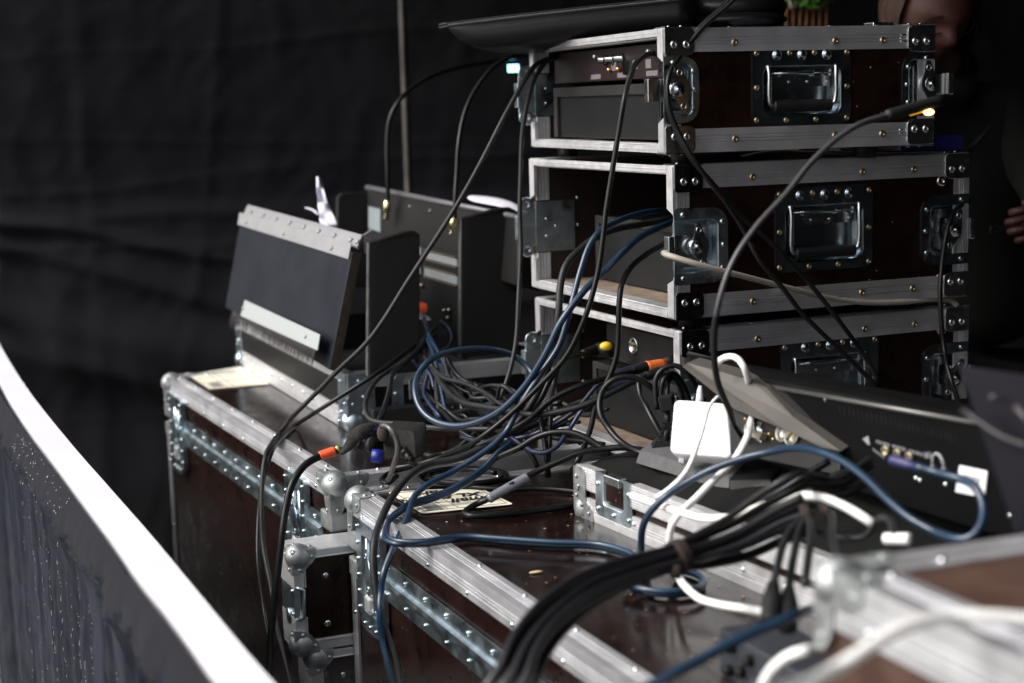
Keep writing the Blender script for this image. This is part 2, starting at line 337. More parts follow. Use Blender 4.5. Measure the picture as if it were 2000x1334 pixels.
# ------------------------------------------------------------------ aluminium edging of flight cases
def rail(mb, p0, p1, nA, nB, w=.03, t=.0016, groove=.0009):
    p0 = Vector(p0); p1 = Vector(p1); nA = Vector(nA); nB = Vector(nB)
    def leg():
        out = []
        for f0, f1 in ((.30, .36), (.46, .50), (.60, .66)):
            out += [(-w * (1 - f0) , t), (-w * (1 - f0 - .012), t - groove), (-w * (1 - f1), t - groove), (-w * (1 - f1 - .012), t)]
        return out
    prof = [(-.002, -w), (t, -w)] + [(b, a) for a, b in leg()] + [(t, -.0015), (t * .9, t * .9), (-.0015, t)]
    prof += [(a, b) for a, b in reversed(leg())] + [(-w, t), (-w, -.002), (-.002, -.002)]
    mb.loft([[p0 + nA * u + nB * v for u, v in prof], [p1 + nA * u + nB * v for u, v in prof]])
def ballcorner(mb, p, sx, sy, sz, r=.026, arm=.062):
    """p = outer corner; sx, sy, sz = signs pointing out of the case"""
    p = Vector(p); n = (Vector((sx, 0, 0)), Vector((0, sy, 0)), Vector((0, 0, sz)))
    c = p - (n[0] + n[1] + n[2]) * r * .52; mb.sphere(c, r, 22)
    for a in range(3):
        for b in range(3):
            if a == b: continue
            c3 = 3 - a - b                                      # plate on face with normal n[b], running along -n[a]
            q = p + n[b] * .0022
            for_ = [];  w = .026
            for s, ww in ((0, w), (.6, w * .95), (.8, w * .75), (.93, w * .55), (1, w * .2)):
                for_.append((s * arm, ww))
            rr = []
            for h in (-.004, .0016):
                rr.append([q - n[a] * u + n[c3] * (.0022) + n[b] * h for u, ww in for_] + [q - n[a] * u - n[c3] * ww + n[b] * h for u, ww in reversed(for_)])
            mb.loft(rr)
            mb.rivet(q - n[a] * arm * .80 - n[c3] * w * .36 + n[b] * .0016, n[b], .0042, .0028)
def rr_pts(x0, y0, x1, y1, rad, seg=5):
    """rounded rectangle, radii (bl, br, tr, tl)"""
    out = []
    for (cx, cy, a0), r in zip(((x0, y0, 180), (x1, y0, 270), (x1, y1, 0), (x0, y1, 90)), rad):
        r = max(r, .0002); sx = 1 if cx == x0 else -1; sy = 1 if cy == y0 else -1
        for k in range(seg + 1):
            a = R(a0 + 90 * k / seg); out.append((cx + sx * r + r * math.cos(a), cy + sy * r + r * math.sin(a)))
    return out
def plate_dish(mb, box, rad, dish, drad, depth=.016, t=.0022, seg=5):
    """plate in the local XY plane (Z outwards) with a pressed dish"""
    O = rr_pts(*box, rad, seg); I = rr_pts(*dish, drad, seg)
    def inset(q, d):
        x0, y0, x1, y1 = dish; return rr_pts(x0 + d, y0 + d, x1 - d, y1 - d, [max(.001, r - d * .6) for r in drad], seg)
    L = lambda P, z: [(x, y, z) for x, y in P]
    mb.loft([L(O, 0), L(O, t * .7), L([(x * .999 + .001 * (box[0] + box[2]) / 2, y) for x, y in O], t), L(inset(0, -.0015), t), L(I, t * .6), L(inset(0, .0012), -.002), L(inset(0, .003), -depth * .7), L(inset(0, .006), -depth * .95), L(inset(0, .010), -depth)], False, True, False)
def panel_holes(mb, x0, x1, z0, z1, y0, y1, holes):
    xs = sorted({x0, x1, *[h[0] for h in holes], *[h[2] for h in holes]}); zs = sorted({z0, z1, *[h[1] for h in holes], *[h[3] for h in holes]})
    for i in range(len(xs) - 1):
        for j in range(len(zs) - 1):
            cx = (xs[i] + xs[i + 1]) / 2; cz = (zs[j] + zs[j + 1]) / 2
            if any(h[0] < cx < h[2] and h[1] < cz < h[3] for h in holes): continue
            mb.box(xs[i], xs[i + 1], y0, y1, zs[j], zs[j + 1])
FRONT = Matrix(((1, 0, 0, 0), (0, 0, -1, 0), (0, 1, 0, 0), (0, 0, 0, 1)))      # (u, v, out) -> (x, z, -y)

def recessed_handle(parent, u0, v0, u1, v1):
    """u, v on the face y = 0"""
    W = u1 - u0; H = v1 - v0
    mb = MB(); mb.M = FRONT
    du0, dv0, du1, dv1 = u0 + .019, v0 + .016, u1 - .019, v1 - .030
    plate_dish(mb, (u0, v0, u1, v1), [.016] * 4, (du0, dv0, du1, dv1), [.014] * 4, .020, seg=6)
    for k in range(3): mb.lathe((u0 + W * (.25 + .25 * k), v1 - .013, .0022), (0, 0, 1), [(.0085, 0), (.0085, .0008), (.0068, .0016), (.0055, .003), (.0040, .0042), (.001, .0044)], 16)
    h = part('recessed_handle', mb, GALV_SHADED, parent)
    sp_ = [((u0 + .0075, u1 - .0075)[k], z) for k in (0, 1) for z in (v0 + .009, v1 - .010, v0 + H * .48)]
    sp_ += [(u0 + W * f, v0 + .008) for f in (.34, .64)] + [(u0 + W * f, v1 - .010) for f in (.375, .625)]
    for x, z in sp_: mb = MB(); mb.M = FRONT; mb.screw((x, z, .0022), (0, 0, 1), .0046); part('screw', mb, BRASS, h)
    mb = MB(); mb.M = FRONT
    mb.tube([(du0 + .012, dv1 - .010, -.006), (du1 - .012, dv1 - .010, -.006)], .0028, 10)
    mb.box(du0 + .014, du1 - .014, dv1 - .030, dv1 - .009, -.0135, -.0115)
    for f in (.14, .38, .62, .88): mb.rivet((du0 + (du1 - du0) * f, dv1 - .023, -.0115), (0, 0, 1), .0032, .0025)
    for f in (.12, .26, .68, .82): mb.box(du0 + (du1 - du0) * f, du0 + (du1 - du0) * f + .012, dv1 - .0145, dv1 - .005, -.0115, -.0035)
    part('hinge_plate', mb, CHROME, h)
    gz = dv0 + .013
    for x, s in ((du0 + .0085, 1), (du1 - .0085, -1)):
        mb = MB(); mb.M = FRONT; mb.tube(catmull([(x - .001 * s, dv1 + .002, .002), (x, dv1 - .012, .0045), (x, dv0 + .028, .004), (x + .003 * s, gz + .003, .003), (x + .012 * s, gz, .002)], .004), .0036, 10)
        part('handle_arm', mb, CHROME, h)
    mb = MB(); mb.M = FRONT; mb.tube([(du0 + .017, gz, .0015), (du0 + .019, gz, .0015), (du1 - .019, gz, .0015), (du1 - .017, gz, .0015)], .0092, 14)
    part('grip', mb, RUBBER, h)
def wing(mb, c, ang, out):
    """butterfly thumb turn, in plane (u, v), rotated by ang"""
    ca, sa = math.cos(ang), math.sin(ang); P = []
    for k in range(40):
        a = 2 * math.pi * k / 40; y = .036 * math.sin(a); x = .0115 * math.cos(a) * (1 + .25 * math.cos(4 * a))
        P.append((x + .002, y))
    L = lambda z: [(c[0] + ca * x - sa * y, c[1] + sa * x + ca * y, z) for x, y in P]
    mb.loft([L(out), L(out + .0022)])
    for s in (-1, 1):
        x, y = .002, .025 * s; mb.lathe((c[0] + ca * x - sa * y, c[1] + sa * x + ca * y, out + .0021), (0, 0, 1), [(.0052, 0), (.0048, .0012), (.0034, .0012), (.0030, 0)], 12)
def butterfly(parent, left, u, v0, v1, wang, W=.092, wout=.006):
    """latch on face y = 0; left: it sits on the x = 0 edge, else on the x = u edge"""
    mb = MB(); mb.M = FRONT; H = v1 - v0; m = .018 if W > .07 else .012
    if left:
        plate_dish(mb, (-.0012, v0, W, v1), [.0005, .026, .026, .0005], (.0006, v0 + m, W - m, v1 - m), [.001, .010, .010, .001], .017)
        cx, sg = (.034 if W > .07 else .018), 1; sc = [(.014, v0 + .009), (.014, v1 - .009), (W - .010, v0 + .022), (W - .010, v1 - .022), (W - .008, (v0 + v1) / 2)]
    else:
        plate_dish(mb, (u - W, v0, u + .0012, v1), [.026, .0005, .0005, .026], (u - W + m, v0 + m, u - .0006, v1 - m), [.010, .001, .001, .010], .017)
        cx, sg = (u - .034 if W > .07 else u - .012), -1; sc = [(u - .014, v0 + .009), (u - .014, v1 - .009), (u - W + .010, v0 + .022), (u - W + .010, v1 - .022), (u - W + .008, (v0 + v1) / 2)]
    for x, z in sc: mb.rivet((x, z, .0022), (0, 0, 1), .0052, .003, 12)
    l = part('butterfly_latch', mb, GALV if left else GALV_SHADED, parent)  # left latch takes the lit steel copy, right latch the shaded one
    mb = MB(); mb.M = FRONT; cv = (v0 + v1) / 2
    x0 = cx - .036 * sg; x1 = cx + .004 * sg
    mb.box(min(x0, x1), max(x0, x1), cv - .017, cv + .017, -.010, -.004)
    mb.box(min(x0, x0 - .010 * sg), max(x0, x0 - .010 * sg), cv - .017, cv + .017, -.010, .006)
    mb.box(min(cx + .020 * sg, cx + .023 * sg), max(cx + .020 * sg, cx + .023 * sg), cv - .028, cv + .028, -.013, -.003)
    part('hook_plate', mb, CHROME, l, bev=.0012)
    mb = MB(); mb.M = FRONT; mb.lathe((cx, cv, -.004), (0, 0, 1), [(.0135, 0), (.0135, wout + .002), (.011, wout + .0045), (.010, wout + .005), (.0035, wout + .005), (.003, wout + .0075), (.0005, wout + .008)], 22)
    part('turn_drum', mb, CHROME, l)
    mb = MB(); mb.M = FRONT; wing(mb, (cx + .004 * sg, cv), wang, wout - .002); part('thumb_wing', mb, CHROME, l)

def rack_case(label, loc, yaw, L, W, H, hu, latchv, cdark, wing2, inner_latch=True, group='open rack cases stacked on each other', floor_z=.012, LW=.092):
    """x: along the handle side, y: across the open end (x = 0), z up; near bottom corner at the origin"""
    t = thing('rack_case', label, 'flight case', loc, yaw, group)
    lv0, lv1 = latchv; h0, g0, h1, g1 = hu
    mb = MB(); panel_holes(mb, .004, L - .004, .004, H - .004, 0, .009, [(.004, lv0 + .008, LW - .010, lv1 - .008), (L - LW + .010, lv0 + .008, L - .004, lv1 - .008), (h0 + .008, g0 + .008, h1 - .008, g1 - .008)])
    part('side_panel', mb, PLY, t)
    mb = MB(); mb.box(.004, L - .004, W - .009, W, .004, H - .004); part('side_panel', mb, PLYWALL, t)
    mb = MB(); mb.box(.004, L - .004, .009, W - .009, H - .010, H - .0005); part('top_panel', mb, PLY, t)
    mb = MB(); mb.box(.004, L - .004, .009, W - .009, .0005, .0095); part('floor_panel', mb, PLYIN, t)
    mb = MB(); mb.box(L - .010, L - .001, .009, W - .009, .0095, H - .010); part('back_panel', mb, PLYWALL, t)
    for nm, a, b in (('near top', (0, H), ((0, -1, 0), (0, 0, 1))), ('near bottom', (0, 0), ((0, -1, 0), (0, 0, -1))), ('far top', (W, H), ((0, 1, 0), (0, 0, 1))), ('far bottom', (W, 0), ((0, 1, 0), (0, 0, -1)))):
        mb = MB(); rail(mb, (0, a[0], a[1]), (L, a[0], a[1]), b[0], b[1], .033, .0026, .0022)
        if a[0] == 0:
            for f in (.25, .62, .80): mb.m = 1; mb.screw((L * f, -.0026, a[1] - .020 if a[1] else .016), (0, -1, 0), .0058); mb.rivet((L * f, .016, a[1] + .0026), (0, 0, 1), .004, .002)
            mb.m = 0
        part('edge_rail', mb, [ALU, BRASS], t)
    for y, s in ((0, 1), (W, -1)):                            # uprights of the open end, cut away at the latch
        for z0, z1 in ((0, lv0 + .012), (lv1 - .012, H)):
            mb = MB(); ya, yb = sorted((y - .0018 * s, y + .017 * s)); ca = .010 if z0 == 0 else 0; cb = 0 if z0 == 0 else .010
            poly = [(ya, z0 + (.004 if z0 else -.001)), (yb, z0 + (.012 if z0 else -.001)), (yb, z1 - (.012 if z1 < H else -.001)), (ya, z1 - (.004 if z1 < H else -.001))]
            if s < 0: poly = [(ya, z0 + (.012 if z0 else -.001)), (yb, z0 + (.004 if z0 else -.001)), (yb, z1 - (.004 if z1 < H else -.001)), (ya, z1 - (.012 if z1 < H else -.001))]
            mb.loft([[(-.003, a, b) for a, b in poly], [(.004, a, b) for a, b in poly]])
            yi0, yi1 = sorted((y + .009 * s, y + .0115 * s))                    # fluted inner return
            for k, (q0, q1, e) in enumerate(((.004, .010, 0), (.0108, .016, .0008), (.0168, .022, 0), (.0228, .030, .0008))):
                mb.box(q0, q1, min(yi0, yi1 + (e if s > 0 else -e)), max(yi1, yi0 + (e if s > 0 else -e)), z0 + .002, z1 - .002)
            part('end_upright', mb, ALUB, t, bev=.0007)
        for z0, z1 in ((.03, lv0 - .001), (lv1 + .001, H - .03)):
            mb = MB()
            for q0, q1, e in ((.0042, .0095, .0006), (.0105, .014, 0), (.015, .0185, .0006), (.0195, .026, 0)):
                y0_, y1_ = sorted((y + .0005 * s, y - (.0015 + e) * s)); mb.box(q0, q1, y0_, y1_, z0, z1)
            part('upright_flange', mb, ALU, t)
    for z, s in ((0, 1), (H, -1)):
        mb = MB(); za, zb = sorted((z - .0018 * s, z + .0095 * s)); mb.box(-.0034, .0036, .0175, W - .0175, za, zb)
        mb.box(-.0040, -.0030, .0175, W - .0175, z + .002 * s if s > 0 else z - .0045, z + .0045 if s > 0 else z - .002)
        part('end_crossbar', mb, ALUB, t, bev=.0007)
        mb = MB(); zi0, zi1 = sorted((z + .0098 * s, z + .0118 * s)); mb.box(.004, .030, .0175, W - .0175, zi0, zi1); part('crossbar_flange', mb, ALUB, t)
    for x in (L - .03,):                                       # closed end uprights
        mb = MB(); rail(mb, (L, 0, 0), (L, 0, H), (1, 0, 0), (0, -1, 0), .028); part('edge_rail', mb, ALU, t)
    for x in (0, L):                                           # corner brackets with two screws
        for z in (0, H):
            mb = MB(); s = 1 if x == 0 else -1; v = 1 if z == 0 else -1
            P = rr_pts(0, 0, .048, .040, [.001, .008 if z == 0 else .008, .010, .004]); P = [(x + s * a, z + v * (b - .002)) for a, b in P]
            if s * v < 0: P = P[::-1]
            mb.loft([[(a, -.0027, b) for a, b in P], [(a, -.0046, b) for a, b in P]])
            mb.box(min(x, x + s * .048), max(x, x + s * .048), -.0044, .030, z - .0044 if v > 0 else z + .0028, z - .0028 if v > 0 else z + .0044)
            for du in (.015, .035):
                mb.m = 1; mb.screw((x + s * du, -.0046, z + v * .022), (0, -1, 0), .0062); mb.rivet((x + s * du, .015, z - v * .0044), (0, 0, -v), .004, .0025)
            mb.m = 0
            part('corner_bracket', mb, [DARKSTEEL if (cdark and x == 0) else CHROME, CHROME], t, bev=.0006)
    for z in (lv0 - .022, lv1 + .022):
        mb = MB(); mb.screw((L - .052, 0, z), (0, -1, 0), .0095, 16); part('washer_screw', mb, CHROME, t)
    recessed_handle(t, h0, g0, h1, g1)
    butterfly(t, True, 0, lv0, lv1, .12, LW, wout=.010); butterfly(t, False, L, lv0, lv1, wing2, LW, wout=.014)
    if inner_latch:
        l = MB(); l.box(.002, .078, W - .0135, W - .010, lv0 + .012, lv1 - .012)
        for a, b in ((.022, .35), (.022, .62), (.040, .5)): l.rivet((a, W - .0135, lv0 + (lv1 - lv0) * b), (0, -1, 0), .004, .003)
        for b in (.10, .5, .93): l.rivet((.086, W - .009, lv0 + (lv1 - lv0) * b), (0, -1, 0), .005, .004)
        lp = part('latch_backplate', l, GALV, t)
        l = MB(); c_ = (lv0 + lv1) / 2; l.box(-.030, .002, W - .012, W - .008, c_ - .034, c_ + .034)
        for q in (-.04, .04): l.lathe((-.016, W - .011, c_ + q), (0, -1, 0), [(.014, -.002), (.014, .0015), (.0055, .0015), (.005, -.002)], 16)
        l.box(-.036, -.030, W - .024, W - .004, c_ - .022, c_ + .022); part('hook_plate', l, GALV, lp, bev=.001)
    for x in (.045, L - .10):
        for y in (.035, W - .06):
            mb = MB(); mb.lathe((x, y, -.0018), (0, 0, -1), [(.019, 0), (.019, floor_z * .2), (.017, max(.004, floor_z))], 18); part('rubber_foot', mb, RUBBER, t)
    return t
GA = 'open rack cases stacked on each other'
ZE = CAMZ - .3515 - .2283; ZB = CAMZ - .1001 - .2269; ZA = CAMZ + .1018 - .179
caseE = rack_case('brown rack case at the bottom of the stack, behind the white charger block', (.2564, 2.4478, ZE), R(23.27), .5416, .53, .2283, (.178, .060, .363, .200), (.058, .172), True, -.5, floor_z=.008)
caseB = rack_case('brown rack case in the middle of the stack with a cream cable across its side', (.2471, 2.4351, ZB), R(22.78), .5415, .53, .2269, (.176, .056, .356, .188), (.050, .164), True, -.35, floor_z=.018)
caseA = rack_case('lower brown rack case on top of the stack under the padded bags', (.2339, 2.4274, ZA), R(18.04), .457, .60, .179, (.143, .034, .311, .152), (.042, .140), False, .1, inner_latch=True, floor_z=.019, LW=.056)
# ------------------------------------------------------------------ big road trunks
def strap(parent, y, z1, h=.168, w=.112):
    """large recessed butterfly latch bridging the lid joint, on the x = 0 face"""
    z0 = z1 - h; M = Matrix(((0, 0, -1, 0), (-1, 0, 0, 0), (0, 1, 0, 0), (0, 0, 0, 1))) @ Matrix.Translation((0, 0, .0085))
    mb = MB(); mb.M = M; u0, u1 = -y - w / 2, -y + w / 2
    plate_dish(mb, (u0, z0, u1, z1), [.030, .030, .008, .008], (u0 + .026, z0 + .030, u1 - .026, z1 - .022), [.008] * 4, .0080)
    R0 = rr_pts(u0, z0, u1, z1, [.030, .030, .008, .008]); mb.loft([[(a, b, -.0088) for a, b in R0], [(a, b, .0001) for a, b in R0]], False, False)
    k = 6
    for i in range(k):
        zz = z0 + .030 + i * (h - .042) / (k - 1)
        for q in (u0 + .008, u1 - .008): mb.rivet((q, zz, .0022), (0, 0, 1), .0044, .003)
    for q in (u0 + .030, (u0 + u1) / 2, u1 - .030): mb.rivet((q, z0 + .010, .0022), (0, 0, 1), .0044, .003)
    p = part('butterfly_latch', mb, GALV, parent)
    c = ((u0 + u1) / 2 - .004, z0 + h * .56)
    mb = MB(); mb.M = M
    for q in (-.016, .016): mb.tube([(c[0] + q, z1 - .026, -.004), (c[0] + q, z0 + .036, -.004)], .0034, 8)
    part('spring_rail', mb, GALV, p)
    mb = MB(); mb.M = M; mb.box(c[0] - .013, c[0] + .013, z0 + .033, z0 + .058, -.006, .006); part('catch_block', mb, ALUB, p, bev=.004)
    mb = MB(); mb.M = M; wing(mb, c, .15, .002); part('thumb_wing', mb, GALV, p)
def hinge_strip(mb, p0, p1, n, zc):
    """lid joint profile with two rivet rows, between p0 and p1 (2D), outward normal n"""
    p0 = Vector((*p0, 0)); p1 = Vector((*p1, 0)); n = Vector((*n, 0)); L = (p1 - p0).length; d = (p1 - p0) / L
    Z = lambda z: Vector((0, 0, z))
    prof = [(-.001, -.029), (.0016, -.029), (.0016, -.008), (.0040, -.0065), (.0075, -.0055), (.0085, 0), (.0075, .0055), (.0040, .0065), (.0016, .008), (.0016, .029), (-.001, .029)]
    mb.loft([[p0 + n * u + Z(zc + v) for u, v in prof], [p1 + n * u + Z(zc + v) for u, v in prof]])
    k = int(L / .078)
    for i in range(k):
        for v in (-.0185, .0185): mb.rivet(p0 + d * (.035 + i * L / k) + n * .0016 + Z(zc + v), n, .0044, .003)
def trunk(name, label, loc, yaw, W, L, H, lid=.097, strap_y=(.12, .95), r=.0235, group='large flight trunks', board=PLY, topm=PLYTOP, hinge=True, rw=.0315, dusty=False, cat='flight case'):
    """x: to the right, y: away; left long side is x = 0"""
    t = thing(name, label, cat, loc, yaw, group)
    mb = MB(); mb.box(.003, W - .003, .003, L - .003, .01, H - lid); part('body_panel', mb, board, t)
    mb = MB(); mb.box(.003, W - .003, .003, L - .003, H - lid, H - .0025); part('lid_panel', mb, board, t)
    mb = MB(); mb.box(rw * .8, W - rw * .8, rw * .8, L - rw * .8, H - .0024, H - .0012); part('lid_top', mb, topm, t)
    for p0, p1, a, b in (((0, 0, H), (0, L, H), (-1, 0, 0), (0, 0, 1)), ((0, 0, H), (W, 0, H), (0, -1, 0), (0, 0, 1)), ((0, L, H), (W, L, H), (0, 1, 0), (0, 0, 1)), ((W, 0, H), (W, L, H), (1, 0, 0), (0, 0, 1)),
                         ((0, 0, 0), (0, L, 0), (-1, 0, 0), (0, 0, -1)), ((0, 0, 0), (W, 0, 0), (0, -1, 0), (0, 0, -1))):
        mb = MB(); rail(mb, p0, p1, a, b, rw, .0018, .0011)
        p0 = Vector(p0); p1 = Vector(p1); Lr = (p1 - p0).length; d = (p1 - p0) / Lr; k = int(Lr / .14); mb.m = 1
        for i in range(k):
            s = .07 + i * (Lr - .14) / max(1, k - 1)
            mb.rivet(p0 + d * s - Vector(b) * rw * .76 + Vector(a) * .0018, a, .0046, .0030); mb.rivet(p0 + d * (s + .02) - Vector(a) * rw * .76 + Vector(b) * .0018, b, .0046, .0030)
        part('edge_rail', mb, [ALU, CHROME], t)
    for x, y, a, b in ((0, 0, (-1, 0, 0), (0, -1, 0)), (0, L, (-1, 0, 0), (0, 1, 0)), (W, 0, (1, 0, 0), (0, -1, 0))):
        mb = MB(); rail(mb, (x, y, .002), (x, y, H - lid - .030), a, b, rw * .8, .0018, .0010); mb.m = 1
        for i in range(5): mb.rivet(Vector((x, y, H - lid - .09 - i * .15)) - Vector(b) * .018 + Vector(a) * .0018, a, .0046, .003); mb.rivet(Vector((x, y, H - lid - .12 - i * .15)) - Vector(a) * .018 + Vector(b) * .0018, b, .0046, .003)
        part('edge_rail', mb, [ALU, CHROME], t)
    for x, y, sx, sy in ((0, 0, -1, -1), (0, L, -1, 1), (W, 0, 1, -1)):
        mb = MB(); ballcorner(mb, (x, y, H), sx, sy, 1, r, .064); part('ball_corner', mb, CAST, t)
        mb = MB()                                               # cast socket under the lid joint
        for q, z in ((.0040, H - lid - .034), (.0040, H - lid + .010)):
            mb.box(min(x, x - sx * .05) - (q if sx < 0 else 0), max(x, x - sx * .05) + (q if sx > 0 else 0), min(y, y - sy * .05) - (q if sy < 0 else 0), max(y, y - sy * .05) + (q if sy > 0 else 0), z, z + .030)
        part('corner_socket', mb, CAST, t, bev=.003)
    if hinge:
        mb = MB(); hinge_strip(mb, (0, .052), (0, L - .052), (-1, 0), H - lid); hinge_strip(mb, (.052, 0), (W - .052, 0), (0, -1), H - lid)
        part('lid_joint_strip', mb, GALV, t)
    for y in strap_y: strap(t, y, H - .024)
    return t
S_ = lambda a: Vector((math.cos(a), math.sin(a), 0)); O_ = lambda a: Vector((-math.sin(a), math.cos(a), 0))
yD = R(23.0); yC = R(24.6)
D0 = Vector((-.259, 2.462, 0)); Dn = D0 - O_(yD) * 1.15
trunkD = trunk('flight_trunk', 'large brown flight trunk in front, cables and a handwritten label on its lid', Dn, yD, 1.05, 1.15, TOP, strap_y=(.13, 1.15 - .118))
Cn = Vector((-.297, 2.55, 0))
trunkC = trunk('flight_trunk', 'large brown flight trunk further back carrying the open mixer case', Cn, yC, 1.05, 1.17, TOP, strap_y=(.17, 1.17 - .13))
# laminate chips and crumbs lying on the front trunk
mb = MB()
for k in range(130):
    x, y = random.uniform(850, 1500), random.uniform(950, 1330); p = at(x, y, .0006); r = random.uniform(.0004, .0016)
    q = Vector((p.x, p.y, 0)) - Dn; lx = q.dot(S_(yD)); ly = q.dot(O_(yD))
    if lx < .045 or ly > 1.10 or ly < .05: continue
    mb.sphere(p, r, 6, (1.6, 1, .5))
o = tag(mb.build('crumbs', mat('dry_crumbs', (.34, .25, .14), .9)), 'pale crumbs of dirt scattered over the lid of the front trunk', 'dirt', kind='stuff')
mb = MB(); p = at(1047, 1117, .001); mb.sphere((0, 0, 0), .0062, 10, (1.55, .55, .22)); o = mb.build('dry_leaf', mat('pale_dry_leaf', (.62, .45, .25), .8)); o.location = p; o.rotation_euler = (0, 0, .35)
tag(o, 'small pale dry leaf lying on the front trunk lid', 'leaf')
# paper labels
def label_sheet(label, px, writing, h=.0012):
    P = [at(x, y, h) for x, y in px]
    t = thing('case_label', label, 'label', P[0])
    o0 = P[0]; ex = P[1] - P[0]; ey = P[3] - P[0]
    q = lambda u, v, z=.0: ex * u + ey * v + (P[2] - P[1] - ey) * u * v + Vector((0, 0, z))
    mb = MB(); seg = rr_pts(0, 0, 1, 1, [.05] * 4, 4)
    mb.loft([[q(u, v, -.0004) for u, v in seg], [q(u, v, .0004) for u, v in seg]]); part('sheet', mb, CREAM, t)
    mb = MB()
    for u in (.05, .30, .42, .95): mb.loft([[q(u, .06, .0006), q(u + .008, .06, .0006), q(u + .008, .94, .0006), q(u, .94, .0006)], [q(u, .06, .0007), q(u + .008, .06, .0007), q(u + .008, .94, .0007), q(u, .94, .0007)]])
    for v in (.06, .36, .66, .93): mb.loft([[q(.05, v, .0008), q(.95, v, .0008), q(.95, v + .012, .0008), q(.05, v + .012, .0008)], [q(.05, v, .0009), q(.95, v, .0009), q(.95, v + .012, .0009), q(.05, v + .012, .0009)]])
    part('printed_lines', mb, INK, t)
    mb = MB(); mb.loft([[q(.09, .08, .0006), q(.27, .08, .0006), q(.27, .33, .0006), q(.09, .33, .0006)], [q(.09, .08, .0010), q(.27, .08, .0010), q(.27, .33, .0010), q(.09, .33, .0010)]]); part('printed_block', mb, GREYPRINT, t)
    for txt, u, v, sz in writing:
        c = bpy.data.curves.new('writing', 'FONT'); c.body = txt; c.size = sz; c.shear = .25; c.offset = .0006; c.extrude = .0002
        tmp = bpy.data.objects.new('tmp', c); C.objects.link(tmp); bpy.context.view_layer.update()
        me = bpy.data.meshes.new_from_object(tmp.evaluated_get(bpy.context.evaluated_depsgraph_get())); bpy.data.objects.remove(tmp)
        for vt in me.vertices:                                   # shaky hand
            vt.co.y += .0009 * math.sin(vt.co.x * 160) ; vt.co.x += .0006 * math.sin(vt.co.y * 300)
        me.materials.clear(); me.materials.append(INK); wo = bpy.data.objects.new('handwriting', me); C.objects.link(wo); wo.parent = t
        wo.location = q(u, v, .0016); wo.rotation_euler = (0, 0, math.atan2(ex.y, ex.x) + math.pi)
    return t
label_sheet('cream paper label with black handwriting upside down on the front trunk lid', ((825, 1003), (1003, 985), (935, 952), (757, 961)), (('Small', .97, .50, .032), ('XL Elektro', .90, .72, .030), ('FoH', .62, .92, .028)))
label_sheet('blurred cream paper label on the far end of the rear trunk lid', ((410, 760), (527, 750), (470, 716), (368, 732)), ())

# ------------------------------------------------------------------ small cases squeezed between the two trunks
def slim_case(label, x_l, zt, h, dep, wd=.34, off=.0):
    base = D0 + O_(yD) * (.006 + off); r = ray(565, 1080); 
    p = base + S_(yD) * x_l + Vector((0, 0, zt - h))
    t = thing('slim_case', label, 'flight case', p, yD, 'slim ball cornered cases between the trunks')
    mb = MB(); mb.box(.004, wd - .004, .004, dep - .002, .002, h - .002); part('panel', mb, PLY, t)
    for z in (.040, h - .045): mb = MB(); mb.rivet((.052, .004, z), (0, -1, 0), .007, .003); part('rivet', mb, CHROME, t)
    for z0, z1 in ((0, .014), (h - .014, h)):
        mb = MB(); mb.box(0, wd, 0, dep, z0, z1); mb.box(.012, wd - .012, -.0015, .006, z0 + .003 if z0 else z1 - .0005, z0 + .0005 if z0 else z1 + .004); part('frame_bar', mb, ALUB, t, bev=.0012)
    for a, b in ((.0142, .055), (h - .060, h - .0142)):
        mb = MB(); mb.box(-.0005, .016, 0, dep, a, b); mb.box(.0165, .020, .0015, .005, a, b); part('frame_upright', mb, ALUB, t, bev=.0012)
    mb = MB(); mb.box(0, .010, .003, dep - .003, .05, h - .055)
    mb.tube([(.004, .001, .052), (.013, -.001, .056), (.014, -.001, h - .062), (.004, .001, h - .057)], .0032, 8)
    mb.lathe((-.002, dep * .45, .052), (1, 0, 0), [(.012, -.001), (.012, .002)], 14); 
    for z in (.06, h - .065): mb.rivet((0, .012, z), (-1, 0, 0), .0042, .003)
    part('side_latch', mb, GALV, t)
    for z, s in ((0, -1), (h, 1)):
        mb = MB(); ballcorner(mb, (0, 0, z), -1, -1, s, .021, .036); part('ball_corner', mb, CAST, t)
    return t
pf = at(565, 1078, 2.463); zF = pf.z - .012
slim_case('slim ball cornered case standing between the trunks, upper of two', -.092, zF, .162, .078)
slim_case('slim ball cornered case standing between the trunks, lower of two', -.070, zF - .166, .162, .078, off=.002)

# ------------------------------------------------------------------ near brown trunk at the lower right
Hh = CAMZ - .36; Hc = at(1597, 1100, 1.265); Hc = Vector((.233, 1.215, 0)); yH = R(21.5)
trunkH = trunk('flight_trunk', 'red brown flight trunk close by at the lower right corner', Hc - O_(yH) * .8, yH, .75, .8, Hh, lid=.5, strap_y=(), board=BROWNLAM, topm=BROWNLAM, hinge=False, rw=.042, r=.020)

# ------------------------------------------------------------------ shallow tray of the console case
Kp = Vector((.089, 2.293, TOP)); yK = R(26.9); KH = .074; KL = .95; KW = .72
K = thing('case_tray', 'shallow aluminium edged case tray lined with black foam under the console', 'flight case', Kp, yK)
def kbox(name, m, x0, x1, y0, y1, z0, z1, bev=.001, par=None): mb = MB(); mb.box(x0, x1, y0, y1, z0, z1); return part(name, mb, m, par or K, bev=bev)
kbox('tray_floor', PLY, .004, KW, -KL, -.004, .002, .012, 0)
